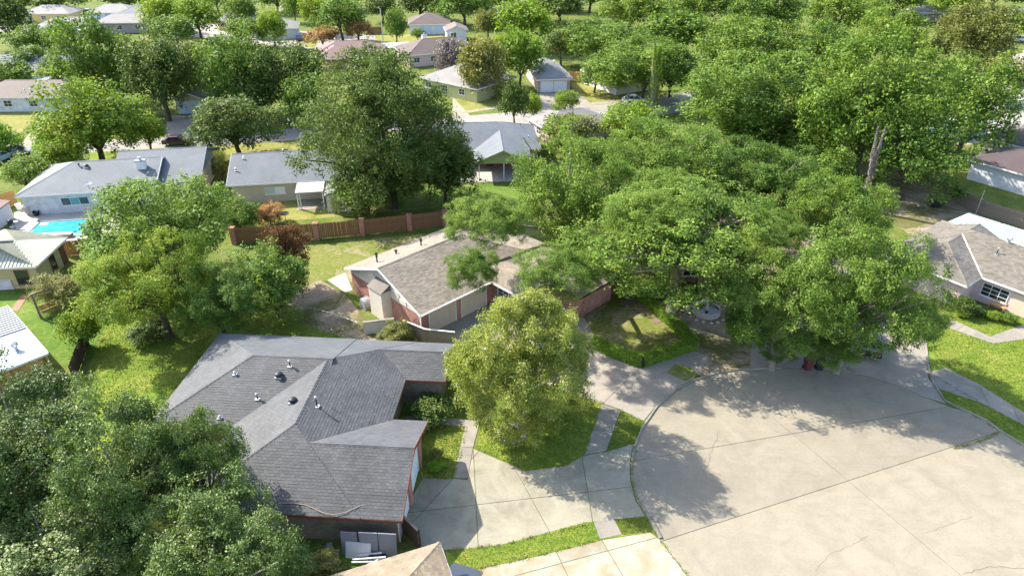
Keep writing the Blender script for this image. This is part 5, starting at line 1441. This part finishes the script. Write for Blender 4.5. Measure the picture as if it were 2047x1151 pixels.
# left back
for bb, m, st, lb in [((72,155,285,325),'lf_yellow','oak','yellow green tree beside the white brick house at left'),
    ((105,40,280,215),'lf_oak','oak','broad dark oak left of the grey garage'),
    ((230,60,400,235),'lf_dark','oak','dark oak directly behind the grey garage'),
    ((385,55,545,230),'lf_oak','oak','blue green oak right of the grey garage'),
    ((490,75,650,225),'lf_dark','oak','dark oak left of the dense middle oak'),
    ((300,90,420,200),'lf_olive','oak','small olive tree between the dark oaks'),
    ((380,182,552,308),'lf_dark','dense','glossy magnolia by the road behind the beige house'),
    ((250,228,332,300),'lf_lime','oak','bright young tree by the driveway of the grey garage'),
    ((20,55,105,110),'lf_green','oak','bright green tree left of the broad dark oak'),
    ((85,45,160,110),'lf_green','oak','light green tree above the broad dark oak'),
    ((-40,-10,70,90),'lf_dark','oak','dark tree in the top left corner'),
    ((275,-10,370,60),'lf_lime','oak','lime tree at the top, left of two'),
    ((345,-5,440,70),'lf_lime','oak','lime tree at the top, right of two'),
    ((300,30,400,90),'lf_green','oak','green tree below the two lime trees'),
    ((440,-10,520,50),'lf_green','oak','light green tree at the top left of the lime column'),
    ((515,20,572,88),'lf_lime','dense','lime column shaped tree by the pale hip roof'),
    ((595,-10,660,60),'lf_yellow','oak','yellow tree above the blue car'),
    ((630,-5,730,75),'lf_green','oak','green branching tree behind the orange crepe myrtles'),
    ((610,52,680,92),'lf_orange','shrub','orange crepe myrtle, left of the pair by the red roof'),
    ((685,38,745,84),'lf_orange','shrub','orange crepe myrtle, right of the pair by the red roof'),
    ((765,20,815,80),'lf_green','dense','round green tree beside the tall street light'),
    ((820,55,850,80),'lf_green','shrub','small shrub before the far blue garage doors'),
    ((725,-15,800,40),'lf_dark','oak','dark tree at the top above the round green tree'),
    ((790,-20,885,35),'lf_dark','oak','dark tree at the top behind the far brown roof'),
    ((870,-25,985,45),'lf_green','oak','light green tree at the top edge near the pink house'),
    ((940,20,1010,75),'lf_olive','oak','olive tree right of the small pink and white house'),
    ((990,0,1110,95),'lf_lime','oak','lime oak at the top centre'),
    ((1060,-20,1180,40),'lf_dark','oak','dark oak at the top centre'),
    ((1080,60,1165,125),'lf_dark','oak','dark tree behind the pale two door garage'),
    ((985,60,1092,165),'lf_lime','oak','lime tree left of the pale two door garage'),
    ((915,75,1015,190),'lf_olive','airy','thin olive tree on the dry lawn by the road'),
    ((868,75,935,160),'lf_dead','airy','bare greyish tree in front of the brown hipped roofs'),
    ((995,165,1062,245),'lf_dark','oak','small dark tree at the roadside near the middle'),
    ((1045,185,1088,240),'lf_lime','shrub','bright shrub right of the small roadside tree'),
    ((1104,180,1158,230),'lf_lime','oak','bright small tree on the pale garage driveway edge'),
    ((-40,250,38,312),'lf_hedge','ball','round clipped shrub at the far left road edge'),
    ((65,245,122,315),'lf_hedge','ball','round clipped shrub by the pale driveway'),
    ((60,275,165,345),'lf_lime','shrub','bright bushes along the blue grey roofed house'),
    ((0,310,90,385),'lf_green','shrub','green bushes at the left of the white brick house'),
    ((75,115,150,165),'lf_green','oak','green tree by the palm and grey canopy'),
    ((1075,225,1200,300),'lf_olive','oak','olive shrubby tree by the pale porch house'),
    ((-30,120,60,185),'lf_green','shrub','low leafy bush behind the brown roofed white house')]:
    cat = 'shrub' if st in ('shrub','ball') else 'tree'
    tree(lb, bb, m, st, {'shrub': .1, 'ball': .02}.get(st, .7), cat=cat, name='shrub' if cat == 'shrub' else 'leafy_tree')
for bb, m, lb in [((-30,-30,60,30),'lf_oak','oak in the very top left corner above the dark one'),
    ((60,-25,170,22),'lf_green','green tree at the top edge above the yellow house'),
    ((200,-30,300,18),'lf_oak','oak at the top edge above the blue garage'),
    ((395,-30,470,25),'lf_oak2','oak at the top edge left of the light green tree'),
    ((500,-35,600,20),'lf_oak','oak at the top edge above the lime column'),
    ((560,-20,610,40),'lf_green','small green tree at the top left of the yellow tree'),
    ((650,-40,740,15),'lf_dark','dark oak at the top edge above the green branching tree'),
    ((860,-45,960,12),'lf_oak2','oak at the top edge above the pink and white house'),
    ((950,-40,1050,25),'lf_oak','oak at the top edge above the olive tree'),
    ((1040,-45,1130,15),'lf_dark','dark oak at the top edge left of the dark centre oak'),
    ((1130,-50,1230,20),'lf_oak','oak at the top edge right of the dark centre oak'),
    ((1230,-60,1340,10),'lf_oak2','oak at the top edge beyond the centre oaks'),
    ((1390,-60,1500,10),'lf_oak','oak at the top edge beyond the right wood'),
    ((1560,-60,1680,5),'lf_oak2','oak at the top edge far in the right wood'),
    ((1680,-60,1790,15),'lf_oak','oak at the top edge farthest in the right wood'),
    ((1800,-55,1900,8),'lf_oak2','oak at the top edge above the tan roof at right'),
    ((1930,-50,2060,12),'lf_oak','oak in the top right corner'),
    ((1400,120,1520,230),'lf_oak2','oak between the wide oak and the round oak'),
    ((1290,90,1400,190),'lf_oak','dark gap filling oak behind the lime vine palm'),
    ((1500,230,1620,320),'lf_oak','low oak at the back of the giant oaks'),
    ((1620,300,1720,390),'lf_oak','low oak just left of the grey vine trunk'),
    ((140,110,240,200),'lf_oak','oak filling between the broad dark oak and the yellow tree'),
    ((430,150,560,240),'lf_dark','low dark oak behind the magnolia'),
    ((560,150,660,250),'lf_oak','low oak at left foot of the dense middle oak'),
    ((20,95,110,150),'lf_oak','small oak in front of the left blue grey roof'),
    ((450,35,530,90),'lf_green','round green tree left of the lime column'),
    ((1150,120,1230,180),'lf_oak2','small oak in front of the white house by the garage')]:
    tree(lb, bb, m, 'oak', .6, name='oak_tree')
# vine covered dead trunk
def vine_trunk(label, uv, h, m, r_, lf, name='dead_tree'):
    x, y = G(*uv); t = thing(name, label, 'tree', (x, y, 0), 0)
    MB().tube([(0,0,0),(.1,0,h*.5),(.3,.1,h)], [r_,r_*.7,r_*.12], 8).build('trunk', M['bark_pale'], t, smooth=True)
    MB().tube([(.05,0,h*.4),(-.5,.1,h*.7),(-.6,0,h*1.05)], [r_*.5,r_*.4,r_*.1], 7).build('limb', M['bark_pale'], t, smooth=True)
    rg = np.random.default_rng(int(h*10)); n = int(2200+3500*r_); z = rg.random(n)**.8*h; an = rg.random(n)*6.283; rad = r_*(1.5-1.35*z/h)*rg.uniform(.4,1.9,n)*(.55+.8*np.abs(np.sin(z*1.1+an)))
    two = rg.random(n) < .35
    cx = np.where(two & (z > h*.45), -.55*(z-h*.4)/h*1.8, .3*z/h)
    P = np.stack([cx+rad*np.cos(an), rad*np.sin(an), z], 1); N_ = unit(np.stack([np.cos(an), np.sin(an), rg.normal(size=n)*.4], 1))
    me = leaf_mesh('vine', P, N_, rg.uniform(.15,.42,n), rg.random(n), rg, .3)
    o = bpy.data.objects.new('vine', me); col.objects.link(o); o.parent = t; o.material_slots[0].link = 'OBJECT'; o.material_slots[0].material = M[lf]
vine_trunk('dead forked trunk wrapped in dry grey vine by the shaded yard', (1719,420), 10.6, 'bark_pale', .17, 'lf_dead')
vine_trunk('slender palm trunk covered in lime vine by the road', (1302,235), 12.0, 'bark', .75, 'lf_lime', 'vine_tree')
# palms
def palm(label, uv, h, n=16, L=2.4, lean=.8, m='lf_dark'):
    x, y = G(*uv); t = thing('palm_tree', label, 'palm tree', (x, y, 0), 0)
    MB().tube([(0,0,0),(-lean*.3,0,h*.5),(-lean,0,h)], [.32,.24,.2], 9).build('trunk', M['bark'], t, smooth=True)
    rg = random.Random(int(h*7))
    for k in range(n):
        an = 6.283*k/n+rg.uniform(-.2,.2); up = rg.uniform(-.3,1.0); f = MB(); prev = None
        spine = []
        for j in range(8):
            s = j/7*L; spine.append(Vector((-lean+math.cos(an)*s*.9, math.sin(an)*s*.9, h+up*s*.55-.28*s*s)))
        side = Vector((-math.sin(an), math.cos(an), 0))
        for j in range(1, 8):
            for sg in (-1, 1):
                p = spine[j]; q = p+side*sg*(.55-.04*j)+Vector((math.cos(an)*.25, math.sin(an)*.25, -.22)); r0 = spine[j-1]
                f.add([r0, p, q], [(0,1,2)])
        o = f.build('frond', M[m], t)
palm('tall palm with drooping crown at the left edge', (16,170), 13, lean=2.2)
palm('small banana like palm before the left blue grey roof', (52,165), 3.0, 9, 2.6, 0)
# plants by the pink house, and other low plants
for i, (bb, m, lb) in enumerate([((1900,590,1945,632),'lf_dark','dark rounded shrub by the corner of the pink house'),
    ((1935,605,1975,632),'lf_grey','grey leaved shrub under the pink house window'),
    ((1975,618,2002,642),'lf_lime','lime plant left of the pair by the pink house path'),
    ((2000,622,2032,648),'lf_green','green plant right of the pair by the pink house path'),
    ((1910,618,1940,632),'lf_lime','low pale plant in front of the dark rounded shrub'),
    ((855,892,886,922),'lf_olive','dry potted plant beside the garage on the front lawn'),
    ((855,918,890,945),'lf_hedge','small green plant in the mulch by the garage'),
    ((815,806,905,832),'lf_dark','dark ground plants along the recessed brick wall'),
    ((1070,590,1110,622),'lf_hedge','small bright shrub at the brick gable of the brown house'),
    ((1240,560,1280,600),'lf_hedge','bright shrub at the far end of the clipped hedge'),
    ((1375,560,1400,600),'lf_dark','dark shrub behind the stone fountain'),
    ((600,1108,690,1151),'lf_olive','weedy olive shrub at the bottom beside the tan roof'),
    ((250,640,330,690),'lf_dark','low dark bush under the yellow green tree')]):
    tree(lb, bb, m, 'shrub', .02, 'shrub' if i not in (11,) else 'coarse', cat='shrub', name='shrub')
# loose grass standing on the near lawns
WALKS = [PX(*a) for a in (((1856,745),(1890,735),(1960,770),(2047,825),(2150,890),(2150,925),(2047,850),(1960,805),(1870,775)), ((1880,650),(1905,640),(1980,673),(2047,648),(2100,650),(2100,670),(1985,687)), ((1168,909),(1203,808),(1240,821),(1212,901)), ((1187,1043),(1227,1036),(1243,1068),(1199,1077)))]+[drive10, drive1]
def grass(px, n, hgt, seed, m='grass_blade'):
    poly = PX(*px); rg = np.random.default_rng(seed)
    lo = np.min(poly,0); hi = np.max(poly,0); P = rg.uniform(lo, hi, (n*3,2))
    P = np.array([p for p in P if inside(p, poly) and not any(inside(p, q) for q in WALKS)][:n]); k = len(P)
    z = hgt*rg.uniform(.3,.5,k); pos = np.column_stack([P, z]); nn = unit(np.column_stack([rg.normal(size=(k,2))*.6, np.full(k,1.0)]))
    me = leaf_mesh('grass', pos, nn, hgt*rg.uniform(.8,1.6,k), rg.random(k), rg, .5)
    o = bpy.data.objects.new('grass', me); col.objects.link(o); tag(o, kind='stuff')
    o.material_slots[0].link = 'OBJECT'; o.material_slots[0].material = M[m]
grass([(215,640),(560,600),(740,690),(905,700),(600,760),(150,800)], 20000, .10, 1)
grass([(956,895),(962,838),(1205,800),(1168,910),(1130,930),(1050,941)], 7000, .08, 2)
grass([(812,845),(930,852),(906,957),(848,957)], 5000, .09, 3)
grass([(893,1100),(1000,1090),(1187,1043),(1199,1077),(1090,1105),(935,1140)], 4500, .06, 4)
grass([(1227,1038),(1291,1033),(1300,1062),(1243,1068)], 1600, .08, 5)
grass([(1212,901),(1240,824),(1285,843),(1269,884)], 2500, .08, 6)
grass([(1858,640),(1895,612),(2150,640),(2200,940),(2047,885),(1996,858),(1880,790)], 20000, .09, 7)

def weeds(px, n, seed):
    pts = PX(*px); rg = np.random.default_rng(seed); L = [math.dist(a, b) for a, b in zip(pts[:-1], pts[1:])]
    k = rg.choice(len(L), n, p=np.array(L)/sum(L)); f = rg.random(n); A = np.array(pts)
    lump = .25+.75*(np.sin(k*2.1+f*9+seed)*np.sin(f*23+k) > -.1)
    P = A[k]+(A[k+1]-A[k])*f[:,None]+rg.normal(size=(n,2))*.07*lump[:,None]
    me = leaf_mesh('weeds', np.column_stack([P, .05+rg.random(n)*.05]), unit(np.column_stack([rg.normal(size=(n,2))*.7, np.ones(n)])), rg.uniform(.04,.12,n)*lump, rg.random(n), rg, .5)
    o = bpy.data.objects.new('weeds', me); col.objects.link(o); tag(o, kind='stuff'); o.material_slots[0].link = 'OBJECT'; o.material_slots[0].material = M['grass_blade']
weeds([(1272,900),(1262,940),(1268,985),(1290,1030)], 500, 1)
weeds([(1905,897),(1950,886),(1985,872),(1996,863)], 700, 2)
weeds([(893,1100),(1000,1089),(1187,1043)], 700, 3)
weeds([(1199,1077),(1090,1106),(935,1141)], 700, 4)
weeds([(956,895),(1050,941),(1130,931),(1168,910),(1205,803)], 800, 5)
weeds([(1212,903),(1270,886),(1287,842),(1240,822)], 400, 6)
weeds([(1330,796),(1385,760),(1450,742),(1560,735)], 500, 7)
weeds([(1858,757),(1886,799),(1930,823),(1996,861),(2047,892)], 500, 8)
weeds([(932,852),(925,895),(906,957),(848,956)], 400, 9)
weeds([(1318,1078),(1345,1115),(1375,1151)], 150, 10)
weeds([(1860,748),(1960,806),(2047,852)], 400, 11)
